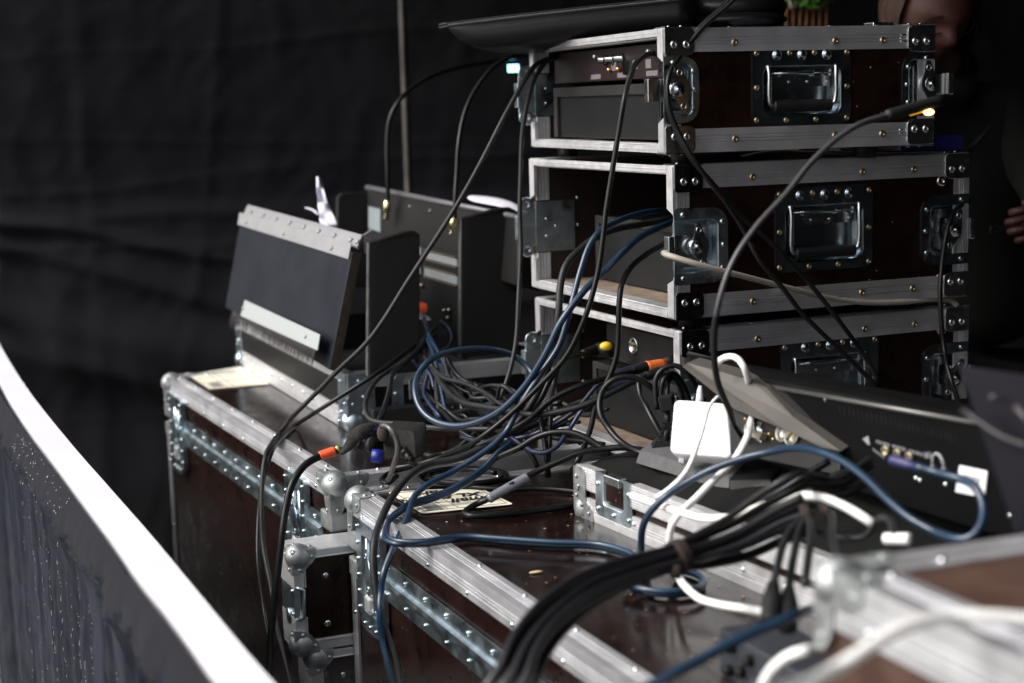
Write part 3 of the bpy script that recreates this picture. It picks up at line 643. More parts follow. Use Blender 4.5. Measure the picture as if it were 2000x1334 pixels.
# left long wall: lower rail, dark board, upper rail
for (z0, z1, m, x) in ((.012, .022, PLY, .003),):
    kbox('tray_wall', PLY, .002, .011, -KL, -.004, .012, KH - .004, 0); kbox('tray_wall', PLY, .011, KW, -.012, -.003, .012, KH - .004, 0)
mb = MB(); rail(mb, (0, -KL, 0), (0, 0, 0), (-1, 0, 0), (0, 0, -1), .030, .0018, .0010)
for i in range(10): mb.rivet((-.0018, -.16 - i * .085, .020), (-1, 0, 0), .0045, .003)
part('edge_rail', mb, ALUB, K)
mb = MB()
mb.box(-.0018, .013, -KL, -.152, KH - .033, KH)
for k in range(9): mb.box(-.0026, -.0016, -KL, -.152, KH - .031 + k * .0034, KH - .0292 + k * .0034)
part('edge_rail', mb, ALUB, K)
mb = MB(); mb.box(-.0018, .013, -.060, 0, KH - .033, KH)
for k in range(9): mb.box(-.0026, -.0016, -.058, -.018, KH - .031 + k * .0034, KH - .0292 + k * .0034)
part('edge_rail', mb, ALUB, K)
mb = MB(); mb.box(.013, KW, -.0120, .0015, KH - .030, KH); part('edge_rail', mb, ALUB, K, bev=.001)
mb = MB(); ballcorner(mb, (0, 0, 0), -1, 1, -1, .020, .05); P = rr_pts(-.030, .006, .004, KH - .002, [.004, .002, .002, .012])
mb.loft([[(-.0022, a, b) for a, b in P][::-1], [(-.0042, a, b) for a, b in P][::-1]])
for a, b in ((-.006, .030), (-.006, .058), (-.020, .018), (-.012, .044)): mb.rivet((-.0042, a, b), (-1, 0, 0), .0045, .003)
part('ball_corner', mb, CAST, K)
mb = MB(); mb.M = Matrix(((0, 0, -1, 0), (-1, 0, 0, 0), (0, 1, 0, 0), (0, 0, 0, 1)))       # (u, v, out) -> (-out, -u, v)
plate_dish(mb, (.056, .012, .155, KH + .001), [.010, .010, .001, .001], (.078, .030, .132, KH - .003), [.006, .006, .001, .001], .010)
for a, b in ((.064, .022), (.147, .022), (.064, .058), (.147, .058), (.106, .020)): mb.rivet((a, b, .0022), (0, 0, 1), .0048, .003)
kl = part('butterfly_latch', mb, GALV, K)
mb = MB(); mb.M = Matrix(((0, 0, -1, 0), (-1, 0, 0, 0), (0, 1, 0, 0), (0, 0, 0, 1))); mb.box(.085, .127, KH - .012, KH + .002, -.008, .006); mb.box(.092, .120, .034, .060, -.009, -.004); part('turn_drum', mb, CHROME, kl, bev=.002)
# foam: soft black lump and grey strip
mb = MB(); rings = []
for i in range(30):
    y = -.012 - i * .03; row = []
    for j in range(12):
        x = .013 + j * .022; z = KH - .002 + .030 * math.sin(min(1, (x - .013) / .16) * 1.5) * (1 - .35 * ridge(y + .03, .05)) + .006 * noise.noise((x * 12, y * 9, 0)) - .012 * ridge(y + .14, .03) * ridge(x - .07, .05)
        row.append((x, y, z))
    rings.append(row)
n_ = 12; vs_ = [p for r in rings for p in r]; mb.add(vs_, [(k * n_ + i, k * n_ + i + 1, (k + 1) * n_ + i + 1, (k + 1) * n_ + i) for k in range(29) for i in range(11)], True)
part('foam_lining', mb, FOAM, K)
mb = MB()
# ------------------------------------------------------------------ solid bodies from four corner points
def slab(pts, n_off, name=None, m=None, parent=None, bev=.002):
    """closed prism: polygon pts pushed by the vector n_off"""
    mb = MB(); mb.loft([[Vector(p) for p in pts], [Vector(p) + n_off for p in pts]])
    return mb
def pn(pts): return (Vector(pts[1]) - Vector(pts[0])).cross(Vector(pts[2]) - Vector(pts[0])).normalized()
def away(pts, t):
    n = pn(pts); c = Vector(pts[0]) - Vector((0, 0, CAMZ))
    return n * (t if n.dot(c) > 0 else -t)
def rt_thing(name, label, cat, loc=None, group=None): return thing(name, label, cat, loc or (0, 0, 0), 0, group)
def wpart(name, mb, m, parent, bev=0, label=None):
    o = part(name, mb, m, parent, label, bev); o.matrix_parent_inverse = Matrix.Translation(parent.location).inverted(); return o

# grey foam strip and plastic wedge lying in the tray
P3 = [at(1250, 878, 2.30), at(1425, 935, 2.13), at(1424, 962, 2.12), at(1240, 905, 2.285)]
t = rt_thing('foam_strip', 'long grey foam strip lying on the black lining of the tray', 'foam', P3[0])
mb = slab(P3, Vector((.028, .055, .006))); wpart('foam_bar', mb, GFOAM, t, .003)
P3 = [at(1426, 938, 2.12), at(1508, 936, 2.10), at(1506, 962, 2.09), at(1425, 965, 2.115)]
mb = slab(P3, Vector((.02, .05, .003))); wpart('end_block', mb, PCOAT, t, .002)

# ------------------------------------------------------------------ open mixer case on the rear trunk
yG = R(22.2); Gp = Vector((-.305, 2.942, TOP + .002)); GL = .893; GW = .43; GH = .103
G = thing('mixer_case', 'open case base with aluminium rails holding black rack mixer and leaning lid flap', 'flight case', Gp, yG)
mb = MB(); mb.box(.002, GW - .002, .002, GL - .002, .002, .014); mb.box(.002, .012, .002, GL - .002, .014, GH - .003); mb.box(GW - .012, GW - .002, .002, GL - .002, .014, GH - .003)
mb.box(.012, GW - .012, .002, .012, .014, GH - .003); mb.box(.012, GW - .012, GL - .012, GL - .002, .014, GH - .003); part('tray', mb, PCOAT, G)
for p0, p1, a, b in (((0, 0, 0), (0, GL, 0), (-1, 0, 0), (0, 0, -1)), ((0, 0, GH), (0, GL, GH), (-1, 0, 0), (0, 0, 1)), ((0, 0, 0), (GW, 0, 0), (0, -1, 0), (0, 0, -1)), ((0, 0, GH), (GW, 0, GH), (0, -1, 0), (0, 0, 1))):
    mb = MB(); rail(mb, p0, p1, a, b, .036 if b[2] < 0 else .016 if a[0] else .027, .0018, .0009); mb.m = 1
    p0 = Vector(p0); p1 = Vector(p1); Lr = (p1 - p0).length; d = (p1 - p0) / Lr
    if b[2] < 0:
        for i in range(int(Lr / .085)): mb.rivet(p0 + d * (.05 + i * .085) + Vector((0, 0, .024)) + Vector(a) * .0018, a, .0050, .003)
    part('edge_rail', mb, [ALUB, CHROME], G)
for y, s in ((0, -1), (GL, 1)):
    mb = MB(); ballcorner(mb, (0, y, 0), -1, s, -1, .024, .06)
    mb.box(-.004, .0005, min(y, y - s * .05), max(y, y - s * .05), .02, GH + .001); 
    if s < 0: mb.box(0, .052, -.004, .0005, .02, GH + .001)
    for z in (.03, .06, .088): mb.rivet((-.004, y - s * .03, z), (-1, 0, 0), .005, .003); (mb.rivet((.03, -.004, z), (0, -1, 0), .005, .003) if s < 0 else None)
    part('corner_plate', mb, GALV, G, bev=.001)
mb = MB(); mb.M = FRONT; plate_dish(mb, (.085, .012, .205, GH + .001), [.012, .012, .001, .001], (.108, .032, .182, GH - .012), [.01] * 4, .010)
for a, b in ((.093, .024), (.196, .024), (.093, .06), (.196, .06), (.093, .09), (.196, .09)): mb.rivet((a, b, .0022), (0, 0, 1), .0062, .004)
gl = part('butterfly_latch', mb, GALV, G)
mb = MB(); mb.M = FRONT; mb.box(.118, .160, .045, .085, -.008, .004); mb.lathe((.14, .065, .004), (0, 0, 1), [(.012, 0), (.011, .004)], 14); part('turn_drum', mb, CHROME, gl, bev=.002)
mb = MB(); mb.M = FRONT
for a in (.022, .042, .213, .217): mb.rivet((a, GH - .013, .0022), (0, 0, 1), .0058, .004)
mb.box(.208, .222, .02, GH, 0, .003); part('joint_plate', mb, GALV, G, bev=.001)
LEAFM = mat('dull_aluminium', (.30, .30, .31), .5, .6, var=.07, vscale=20)
def gpart(name, mb, m, par=G, bev=0): o = part(name, mb, m, par, bev=bev); o.matrix_parent_inverse = G.matrix_basis.inverted() if par is G else Matrix(); return o
# leaning flap
TL, TR, BR, BL = at(470, 428, 3.60), at(688, 492, 2.985), at(643, 722, 2.945), at(440, 600, 3.56)
fl = away([TL, TR, BR, BL], .012)
mb = slab([TL, TR, BR, BL], fl); f = wpart('lid_flap', mb, mat('slate_laminate', (.006, .0075, .013), .45, spec=.25, var=.15, vscale=5, rvar=.08), G, .001); f.matrix_parent_inverse = G.matrix_basis.inverted()
mb = MB(); mb.loft([[TR + Vector((.0005, 0, 0)), TR + Vector((.006, .004, 0)), TR + fl + Vector((.006, .004, 0)), TR + fl], [BR + Vector((.0005, 0, 0)), BR + Vector((.006, .004, 0)), BR + fl + Vector((.006, .004, 0)), BR + fl]]); gpart('raw_wood_edge', mb, mat('raw_wood_edge', (.040, .030, .022), .7, var=.4, vscale=60))
ex = (TR - TL); ey = (BL - TL); nf = -fl.normalized()
q = lambda u, v, h=0: TL + ex * u + ey * v + (BR - TR - ey) * u * v + nf * h
mb = MB(); mb.loft([[q(-.01, -.07, .0008), q(.99, -.07, .0008), q(.99, .07, .0008), q(-.01, .07, .0008)], [q(-.01, -.07, .0035), q(.99, -.07, .0035), q(.99, .07, .0035), q(-.01, .07, .0035)]])
for u in (.08, .45, .86): mb.rivet(q(u, .02, .0035), nf, .0055, .004)
gpart('hinge_leaf', mb, LEAFM, G, .0008)
tl2, tr2, br2, bl2 = at(484, 399, 3.64), at(707, 458, 3.02), at(697, 484, 2.99), at(474, 420, 3.60)
mb = MB(); o2 = away([tl2, tr2, br2, bl2], .006); mb.loft([[tl2, tr2, br2, bl2], [p + o2 for p in (tl2, tr2, br2, bl2)]])
for i in range(8): mb.rivet(tl2.lerp(tr2, .07 + i * .125 * (1 - .0)) .lerp(bl2.lerp(br2, .07 + i * .125), .62), -o2.normalized(), .0065, .005)
mb.rivet(tl2.lerp(tr2, .985).lerp(br2, .6), -o2.normalized(), .0065, .005)
gpart('hinge_leaf', mb, LEAFM, G, .0008)
mb = MB(); a, b = at(707, 460, 3.02), at(712, 496, 3.03); mb.loft([[a, a + Vector((.003, .001, 0)), a + Vector((.003, .20, -.004)), a + Vector((0, .20, -.004))][::-1], [b, b + Vector((.003, .001, 0)), b + Vector((.003, .20, -.004)), b + Vector((0, .20, -.004))][::-1]]); gpart('hinge_leaf', mb, ALUB, G)
W4 = [at(464, 579, 3.52), at(627, 654, 2.965), at(622, 685, 2.955), at(458, 611, 3.51)]
o3 = away(W4, .0015); W4 = [p - o3.normalized() * .0022 for p in W4]
mb = MB(); mb.loft([W4, [p + o3 for p in W4]])
for u in (.12, .87): mb.rivet(W4[0].lerp(W4[1], u).lerp(W4[3].lerp(W4[2], u), .5), -o3.normalized(), .005, .004)
gpart('brush_holder', mb, mat('pale_anodised_strip', (.30, .32, .325), .6, .1), G, 0)
mb = MB()
for i in range(420):
    u = i / 420; a = W4[3].lerp(W4[2], u) - o3 * 2.5; dn = (W4[3] - W4[0]).normalized() * random.uniform(.030, .042) + Vector((random.gauss(-.001, .003), random.gauss(0, .003), 0)); w_ = (W4[2] - W4[3]).normalized() * .0009
    if random.random() < .06: dn *= .7
    mb.add([a - w_, a + w_, a + dn, ], [(0, 1, 2)])
    mb.add([a - w_ * 1.2 + o3 * .3, a + w_ * 1.2 + o3 * .3, a + dn * .95 + o3], [(0, 1, 2)])
o = gpart('brush_bristles', mb, mat('dark_bristle', (.018, .016, .015), .8)); o['kind'] = 'stuff'
# black cheek boards and the mixer between them
def cheek(pt, pb, wx, wz_t, tk=.016):
    """front edge top pt, bottom pb; board runs wx along the case"""
    s = S_(yG); o_ = O_(yG); mb = MB(); n = 8
    P = [pb, pt]
    for k in range(n + 1):
        f_ = k / n; P.append(pt + s * (wx * f_) + Vector((0, 0, wz_t * math.sin(f_ * 1.35) / math.sin(1.35) - (.010 * max(0, f_ - .85) / .15) ** 1)))
    P.append(pb + s * wx)
    mb.loft([P, [p + o_ * tk for p in P]]); c = gpart('cheek_board', mb, CHEEK, G, .003)
    mb = MB(); mb.loft([[pb - s * .0012 + o_ * .001, pt - s * .0012 + o_ * .001, pt - s * .0012 + o_ * (tk - .001), pb - s * .0012 + o_ * (tk - .001)], [pb + o_ * .001, pt + o_ * .001, pt + o_ * (tk - .001), pb + o_ * (tk - .001)]])
    e = part('front_edge', mb, EDGE, c); return c
mx = lambda x, y, d: at(x, y, d)
cheek(at(722, 474, 2.965), at(720, 735, 2.93), .098, .020)
cheek(at(902, 427, 3.13), at(901, 700, 3.09), .115, .020)
cheek(at(720, 375, 3.74), at(716, 560, 3.70), -.075, .0, .014)
MX = rt_thing('rack_mixer', 'black rear panel of a rack mixer with plugs behind the black cheek boards', 'mixer', at(860, 420, 3.4))
A_, B_, C_, D_ = at(717, 366, 3.74), at(1012, 424, 3.0 + .12), at(1012, 560, 3.08), at(717, 470, 3.70)
mb = slab([A_, B_, C_, D_], away([A_, B_, C_, D_], .05)); wpart('rear_panel', mb, mat('mixer_back_coat', (.006, .0058, .0056), .5, spec=.2, var=.2, vscale=8), MX, .003)
e = [A_, B_]; mb = MB(); mb.tube([A_, B_], .006, 10); wpart('top_lip', mb, mat('grey_lip', (.10, .10, .11), .35), MX)
A2, B2, C2, D2 = at(800, 472, 3.40), at(895, 495, 3.17), at(895, 700, 3.12), at(800, 660, 3.34)
mb = slab([A2, B2, C2, D2], away([A2, B2, C2, D2], .02)); wpart('connector_field', mb, PCOAT, MX)
mb = MB(); q2 = lambda u, v, h=.003: A2 + (B2 - A2) * u + (D2 - A2) * v - away([A2, B2, C2, D2], h)
for v0_, v1_, u0_, u1_ in ((.03, .11, .12, .27), (.06, .13, .34, 1.0), (.23, .31, .34, 1.0), (.24, .31, .0, .26)):
    mb.loft([[q2(u0_, v0_, 0), q2(u1_, v0_, 0), q2(u1_, v1_, 0), q2(u0_, v1_, 0)], [q2(u0_, v0_), q2(u1_, v0_), q2(u1_, v1_), q2(u0_, v1_)]])
wpart('ribbon_terminal', mb, mat('grey_terminal', (.16, .17, .18), .5), MX)
mb = MB()
for v_ in (.045, .145, .215, .325):
    for k in range(17): mb.rivet(q2(.36 + k * .038, v_, .004), -away([A2, B2, C2, D2], 1), .0020, .002, 6)
wpart('contact_row', mb, mat('dull_contact', (.28, .24, .15), .5, .8), MX)
q1 = lambda u, v, h=.003: A_ + (B_ - A_) * u + (D_ - A_) * v - away([A_, B_, C_, D_], h)
mb = MB(); mb.loft([[q1(.02, .35, 0), q1(.11, .36, 0), q1(.11, .78, 0), q1(.02, .76, 0)], [q1(.02, .35), q1(.11, .36), q1(.11, .78), q1(.02, .76)]]); wpart('serial_sticker', mb, mat('pale_sticker', (.17, .20, .215), .5), MX)
BRASSPLUG = mat('polished_brass_plug', (.9, .8, .45), .25, 1)
for x, y0_, y1_, d in ((757, 392, 428, 3.58), (886, 424, 458, 3.14)):
    mb = MB(); a, b = at(x, y0_, d), at(x - 3, y1_, d - .005); mb.tube([a, a.lerp(b, .15), a.lerp(b, .55), a.lerp(b, .6), b], lambda f: .0085 if f < .6 else .006, 12)
    o = mb.build('jack_plug', BRASSPLUG); tag(o, 'bright brass plug on the left of the mixer panel' if x < 800 else 'bright brass plug beside the right cheek board', 'plug')
for u_, v_ in ((.12, .45), (.2, .5), (.75, .6), (.85, .58), (.82, .66), (.3, .42)): mb = MB(); mb.rivet(q2(u_, v_, .002), -away([A2, B2, C2, D2], 1), .006, .006, 10); wpart('round_socket', mb, mat('tarnished_socket', (.30, .27, .22), .4, .9), MX)
mb = MB(); mb.loft([[q1(0, .86, 0), q1(.72, .86, 0), q1(.72, .89, 0), q1(0, .89, 0)], [q1(0, .86), q1(.72, .86), q1(.72, .89), q1(0, .89)]]); wpart('panel_seam', mb, RUBBER, MX)
for u_ in (.18, .32, .46, .60):
    mb = MB(); mb.screw(q1(u_, .20, .0005), -away([A_, B_, C_, D_], 1), .005); wpart('screw', mb, DARKSTEEL, MX)
# orange tape, papers
def sheet(name, label, cat, rows, m, th=.0006):
    mb = MB(); n = len(rows[0]); vs_ = [at(*p) for r in rows for p in r]
    mb.add(vs_, [(k * n + i, k * n + i + 1, (k + 1) * n + i + 1, (k + 1) * n + i) for k in range(len(rows) - 1) for i in range(n - 1)], True)
    o = mb.build(name, m); s = o.modifiers.new('s', 'SUBSURF'); s.levels = s.render_levels = 2; s = o.modifiers.new('t', 'SOLIDIFY'); s.thickness = th; return tag(o, label, cat)
sheet('cable_flag', 'orange tape flag on a cable inside the mixer case', 'tape', [[(815, 588, 3.16), (838, 592, 3.15)], [(808, 600, 3.15), (835, 608, 3.14)], [(812, 606, 3.13), (832, 613, 3.13)]], ORANGE)
sheet('paper_sheet', 'crumpled white paper strip standing up behind the lid flap', 'paper', [[(617, 345, 3.35), (621, 344, 3.33), (626, 347, 3.36)], [(619, 358, 3.34), (623, 360, 3.30), (629, 358, 3.36)], [(617, 374, 3.33), (626, 371, 3.36), (634, 376, 3.31)], [(622, 388, 3.30), (628, 391, 3.35), (637, 388, 3.30)], [(620, 404, 3.34), (633, 402, 3.27), (646, 406, 3.34)], [(625, 420, 3.29), (637, 423, 3.34), (652, 424, 3.27)], [(622, 438, 3.31), (640, 440, 3.26), (666, 446, 3.30)]], PAPER)
sheet('paper_sheet', 'thin paper curl sticking out left of the crumpled strip', 'paper', [[(593, 404, 3.36), (610, 406, 3.35), (622, 415, 3.34)], [(595, 407, 3.36), (609, 410, 3.35), (624, 424, 3.34)]], PAPER)
sheet('paper_sheet', 'folded white paper lying on top of the right cheek board', 'paper', [[(908, 380, 3.35), (952, 383, 3.3), (1000, 391, 3.25), (1028, 412, 3.22)], [(916, 394, 3.3), (955, 399, 3.25), (1004, 410, 3.2), (1022, 418, 3.19)]], PAPER)
sheet('paper_sheet', 'white paper slip under the orange tape flag in the mixer case', 'paper', [[(791, 602, 3.2), (815, 607, 3.17), (848, 624, 3.12)], [(791, 626, 3.15), (812, 620, 3.12), (836, 628, 3.1)]], PAPER)

# ------------------------------------------------------------------ devices in the rack cases
def cl(case, x0, x1, y0, y1, z0, z1, label, name='rack_device', m=PCOAT, bev=.0015):
    t = thing(name, label, 'device', case.matrix_basis @ Vector((x0, y0, z0)), case.rotation_euler.z)
    mb = MB(); mb.box(0, x1 - x0, 0, y1 - y0, 0, z1 - z0); part('chassis', mb, m, t, bev=bev); return t
# top case: receiver above, black drawer below
t = cl(caseA, .030, .35, .030, .56, .110, .163, 'red brown radio receiver with connectors in the top rack case', 'radio_receiver', BROWNDARK)
def on_face(t, fn, name, m, par=None, bev=0): mb = MB(); fn(mb); return part(name, mb, m, par or t, bev=bev)
LEG = mat('grey_legend', (.16, .14, .14), .6)
for y in (.06, .18, .30): on_face(t, lambda mb: mb.box(-.0012, .0002, y, y + .045, .004, .012), 'printed_legend', LEG)
for y in (.085, .14, .23): on_face(t, lambda mb: mb.box(-.0012, .0002, y, y + .022, .016, .030), 'printed_legend', LEG)
for y in (.205, .245, .275): on_face(t, lambda mb: mb.lathe((0, y, .034), (-1, 0, 0), [(.009, 0), (.009, .004), (.0055, .004), (.005, .016), (.002, .016)], 14), 'antenna_socket', DARKSTEEL)
for y in (.10, .33): on_face(t, lambda mb: mb.screw((0, y, .042), (-1, 0, 0), .005), 'screw', CHROME)
for y in (.16, .015): on_face(t, lambda mb: mb.box(-.006, .0002, y, y + .03, .008, .030), 'mini_socket', DARKSTEEL)
COPPER = mat('copper', (.8, .35, .15), .3, 1)
for y in (.213, .253): on_face(t, lambda mb: mb.rivet((-.002, y, .018), (-1, 0, 0), .0055, .006), 'copper_contact', COPPER)
t = cl(caseA, .022, .38, .050, .53, .016, .103, 'wide black drawer unit in the top rack case', 'drawer_unit', PCOAT)
def f(mb): mb.box(-.006, .0, 0, .48, .070, .0865); mb.box(-.006, .0, 0, .010, 0, .070); mb.box(-.006, 0, .462, .48, 0, .070)
on_face(t, f, 'folded_lip', GREYCOAT, bev=.001)
def f(mb): mb.box(-.0068, -.0055, .003, .006, .035, .062)
on_face(t, f, 'slot', BLACK)
on_face(t, lambda mb: mb.box(.010, .012, .012, .46, .002, .068), 'recessed_face', GREYCOAT)
t = cl(caseB, .10, .50, .06, .47, .012, .124, 'black amplifier standing in the middle rack case', 'amplifier', PCOAT)
def f(mb): mb.box(-.004, 0, 0, .41, .100, .114); mb.box(-.004, 0, .394, .41, 0, .100); mb.box(-.004, 0, 0, .012, 0, .100)
on_face(t, f, 'front_frame', GREYCOAT, bev=.001)
t = cl(caseB, .34, .50, .055, .24, .126, .200, 'dark box with a silver bracket deep inside the middle rack case', 'power_supply', PCOAT)
def f(mb): mb.tube([(-.006, .01, -.0), (-.006, .01, .06), (-.006, .17, .065), (-.006, .17, 0)], .003, 8)
on_face(t, f, 'wire_bracket', CHROME)
t = cl(caseE, .090, .45, .040, .43, .124, .188, 'dark grey stage box with gold contacts in the bottom rack case', 'stage_box', GREYCOAT)
def f(mb):
    mb.lathe((0, .285, .036), (-1, 0, 0), [(.016, 0), (.016, .002), (.0125, .003), (.0125, -.002), (.002, -.002)], 20)
    for y in (.03, .045, .062, .02): mb.lathe((0, y, .036 + .01 * math.sin(y * 200)), (-1, 0, 0), [(.007, 0), (.007, .008), (.004, .009), (.001, .009)], 12)
on_face(t, f, 'socket_ring', CHROME)
on_face(t, lambda mb: [mb.rivet((-.0005, .285 + a, .036 + b), (-1, 0, 0), .0022, .003) for a, b in ((.004, .003), (-.004, .003), (0, -.005))], 'gold_pin', GOLD)
t = cl(caseE, .070, .48, .050, .44, .014, .120, 'large plain black box in the bottom rack case', 'power_amplifier', PCOAT)
def f(mb): mb.box(-.004, 0, 0, .39, .094, .106); mb.box(-.004, 0, .376, .39, 0, .094)
on_face(t, f, 'front_frame', GREYCOAT, bev=.001)

# ------------------------------------------------------------------ things lying on and between the cases
sheet('paper_sheet', 'folded paper in shaded grey squeezed between top and middle rack cases', 'paper', [[(1440, 305, 2.5), (1480, 296, 2.5), (1525, 289, 2.52), (1590, 296, 2.54), (1670, 303, 2.57)], [(1450, 307, 2.56), (1490, 302, 2.6), (1530, 300, 2.62), (1600, 302, 2.66), (1670, 304, 2.7)]], mat('shaded_paper', (.45, .42, .52), .8))  # paper colour toned down for the shade between the cases
sheet('paper_sheet', 'stack of white paper on top of the upper rack case', 'paper', [[(1415, 56.5, 2.53), (1470, 56, 2.54), (1530, 55, 2.56)], [(1420, 57, 2.75), (1475, 56.5, 2.76), (1530, 55.5, 2.78)]], PAPER, .006)
a = at(1762, 298, 2.60); t = thing('blue_book', 'thick blue bound book lying on the middle rack case corner', 'book', a, R(24))
mb = MB(); mb.box(0, .125, 0, .17, .0, .026); part('cover', mb, BLUEBOOK, t, bev=.004)
mb = MB(); mb.box(-.004, .0, .004, .166, .003, .023); part('page_block', mb, mat('page_edge', (.35, .33, .28), .8), t)
a = at(1706, 52, 2.60); t = thing('steel_clip', 'small steel clip with dark tab on the upper rack case', 'clip', a, R(20))
mb = MB(); mb.box(0, .028, 0, .03, 0, .007); part('steel_body', mb, CHROME, t, bev=.0015); mb = MB(); mb.box(.029, .038, 0, .03, 0, .0068); part('dark_tab', mb, RUBBER, t, bev=.001)
mb = MB(); mb.tube([at(1890, 296, 2.9), at(1915, 270, 2.9), at(1938, 246, 2.9)], lambda f: .006 - .001 * f, 10); tag(mb.build('radio_antenna', RUBBER), 'short black rubber antenna beside the blue book', 'antenna')
# padded bag (boat shaped case) with zip
BAG = mat('black_bag_shell', (.008, .008, .0085), .42, var=.2, vscale=20, bump=.12, bscale=600, spec=.25)
t = rt_thing('padded_bag', 'black padded equipment bag with a zip resting on the upper rack case', 'bag', at(1080, 60, 2.75))
mb = MB(); rings = []
for k in range(25):
    u = k / 24; x = 857 + 480 * u; d = 2.72 - .10 * u + .05; yt = 43 - 55 * u ** .9; 
    yb = yt + 8 + (50 + 6 * u) * (min(1, u / .13) ** .55) if u < .4 else yt + 58 + 12 * (u - .4)
    yb = max(yt + 6, (lambda T: next(a[1] + (b[1] - a[1]) * (u - a[0]) / (b[0] - a[0]) for a, b in zip(T, T[1:]) if u <= b[0]))([(0, 52), (.03, 76), (.08, 93), (.16, 102), (.3, 97), (.5, 82), (1.0, 62)]))
    top = at(x, yt, d); bot = at(x + (16 if u < .1 else 8), yb, d + .01); h = (top - bot)
    back = Vector((.10, .30, 0)) * min(1, .35 + u * 4)
    R_ = []
    for q_ in range(20):
        a = 2 * math.pi * q_ / 20; ca = abs(math.cos(a)) ** .5 * (1 if math.cos(a) > 0 else -1); sa = abs(math.sin(a)) ** .55 * (1 if math.sin(a) > 0 else -1)
        R_.append(top.lerp(bot, .5) + h * .5 * ca + back * .5 + back * .5 * -sa)
    rings.append(R_)
mb.loft(rings, True, True, True); wpart('shell', mb, BAG, t)
mb = MB()
for dy in (0, 5.5): mb.tube([at(857 + 480 * k / 24, 43 - 55 * (k / 24) ** .9 + 6 + dy, 2.755 - .10 * k / 24) for k in range(25)], .0022, 6)
wpart('piping', mb, RUBBER, t)
mb = MB()
for k in range(150):
    u = k / 150 * .9 + .04; a = at(857 + 480 * u, 43 - 55 * u ** .9 + 8.6, 2.753 - .10 * u); mb.sphere(a, .0013, 5)
o = wpart('zip_teeth', mb, mat('zip_metal', (.25, .25, .26), .4, .8), t); o['kind'] = 'stuff'
t = rt_thing('round_bag', 'black soft pouch with a glossy band right of the padded bag', 'bag', at(1440, 30, 2.7))
mb = MB(); c = at(1440, 16, 2.78); mb.sphere(c, .085, 24, (1.0, .9, .36)); wpart('pouch', mb, BAG, t)
mb = MB(); c = at(1446, 40, 2.76); mb.sphere(c, .080, 24, (1.0, .9, .20)); wpart('lower_roll', mb, BAG, t)
# far glimpses
mb = MB(); mb.tube([at(992, 134, 3.9), at(1013, 133, 3.9)], .0085, 10); tag(mb.build('status_display', mat('cyan_display', (.1, .4, .6), .5, emit=(.25, .75, 1), est=3.2)), 'small glowing cyan display in the dark left of the top rack case', 'display')
t = rt_thing('garden_chair', 'brown slatted chair back in the dark behind the top rack case', 'chair', at(1560, 60, 4.0)); SL = mat('brown_slat', (.16, .06, .02), .6)
for k in range(7):
    mb = MB(); mb.tube([at(1538 + k * 13, 4, 4.0), at(1536 + k * 13, 60, 4.0), at(1535 + k * 13, 260, 4.05)], .004, 6); wpart('slat', mb, SL, t)
mb = MB(); mb.tube([at(1525, 4, 4.0), at(1630, 0, 4.0)], .006, 6); wpart('top_rail', mb, SL, t)
t = rt_thing('potted_plant', 'small green leafy plant above the brown chair back', 'plant', at(1560, 10, 3.95)); mb = MB(); LEAF = mat('green_leaf', (.10, .26, .03), .5, var=.4, vscale=40)
for k in range(90):
    a = at(random.uniform(1515, 1610), random.uniform(-30, 14), random.uniform(3.9, 4.0)); d1 = Vector((random.gauss(0, 1), random.gauss(0, .5), random.gauss(0, 1))).normalized() * .018; d2 = d1.orthogonal().normalized() * .007
    mb.add([a - d1, a + d2, a + d1, a - d2], [(0, 1, 2, 3)])
wpart('leaves', mb, LEAF, t); mb = MB(); mb.tube([at(1545, 8, 3.95), at(1552, -40, 3.95)], .008, 8); mb.lathe(at(1548, 16, 3.95), (0, 0, 1), [(.010, 0), (.015, .014)], 14); wpart('pale_pot', mb, mat('pale_pot', (.45, .38, .33), .6), t)

# ------------------------------------------------------------------ white charger block
A4 = [at(1316, 779, 2.20), at(1421, 787, 2.16), at(1431, 895, 2.12), at(1307, 885, 2.16)]
t = rt_thing('charger_block', 'white square laptop charger block standing before the rack stack', 'charger', A4[3]); nA = away(A4, .030)
mb = MB(); e1 = A4[1] - A4[0]; 
q4 = lambda u, v: A4[0] + (A4[1] - A4[0]) * u + (A4[3] - A4[0]) * v + (A4[2] - A4[1] - A4[3] + A4[0]) * u * v
P = rr_pts(0, 0, 1, 1, [.11] * 4, 6); cen = q4(.5, .5)
def lv(sc, k): return [cen + (q4(u, v) - cen) * sc + nA * k for u, v in P]
mb.loft([lv(.93, -.02), lv(.975, .02), lv(1, .12), lv(1, .88), lv(.975, .98), lv(.93, 1.02)], True, True, True); wpart('body', mb, WHITE, t)
mb = MB(); a = at(1359, 780, 2.19) + nA * .45; b = at(1361, 745, 2.19) + nA * .45; mb.tube([a, a.lerp(b, .4), a.lerp(b, .75), b], lambda f: .0052 - .0030 * f ** 2, 12); wpart('cable_boot', mb, WHITE, t)
mb = MB(); a = at(1320, 888, 2.15) + nA * .3; b = at(1331, 890, 2.15) + nA * .3; mb.loft([[a, b, b + nA * .5, a + nA * .5], [p + Vector((0, 0, -.007)) for p in (a, b, b + nA * .5, a + nA * .5)]]); wpart('foot_latch', mb, WHITE, t, .001)

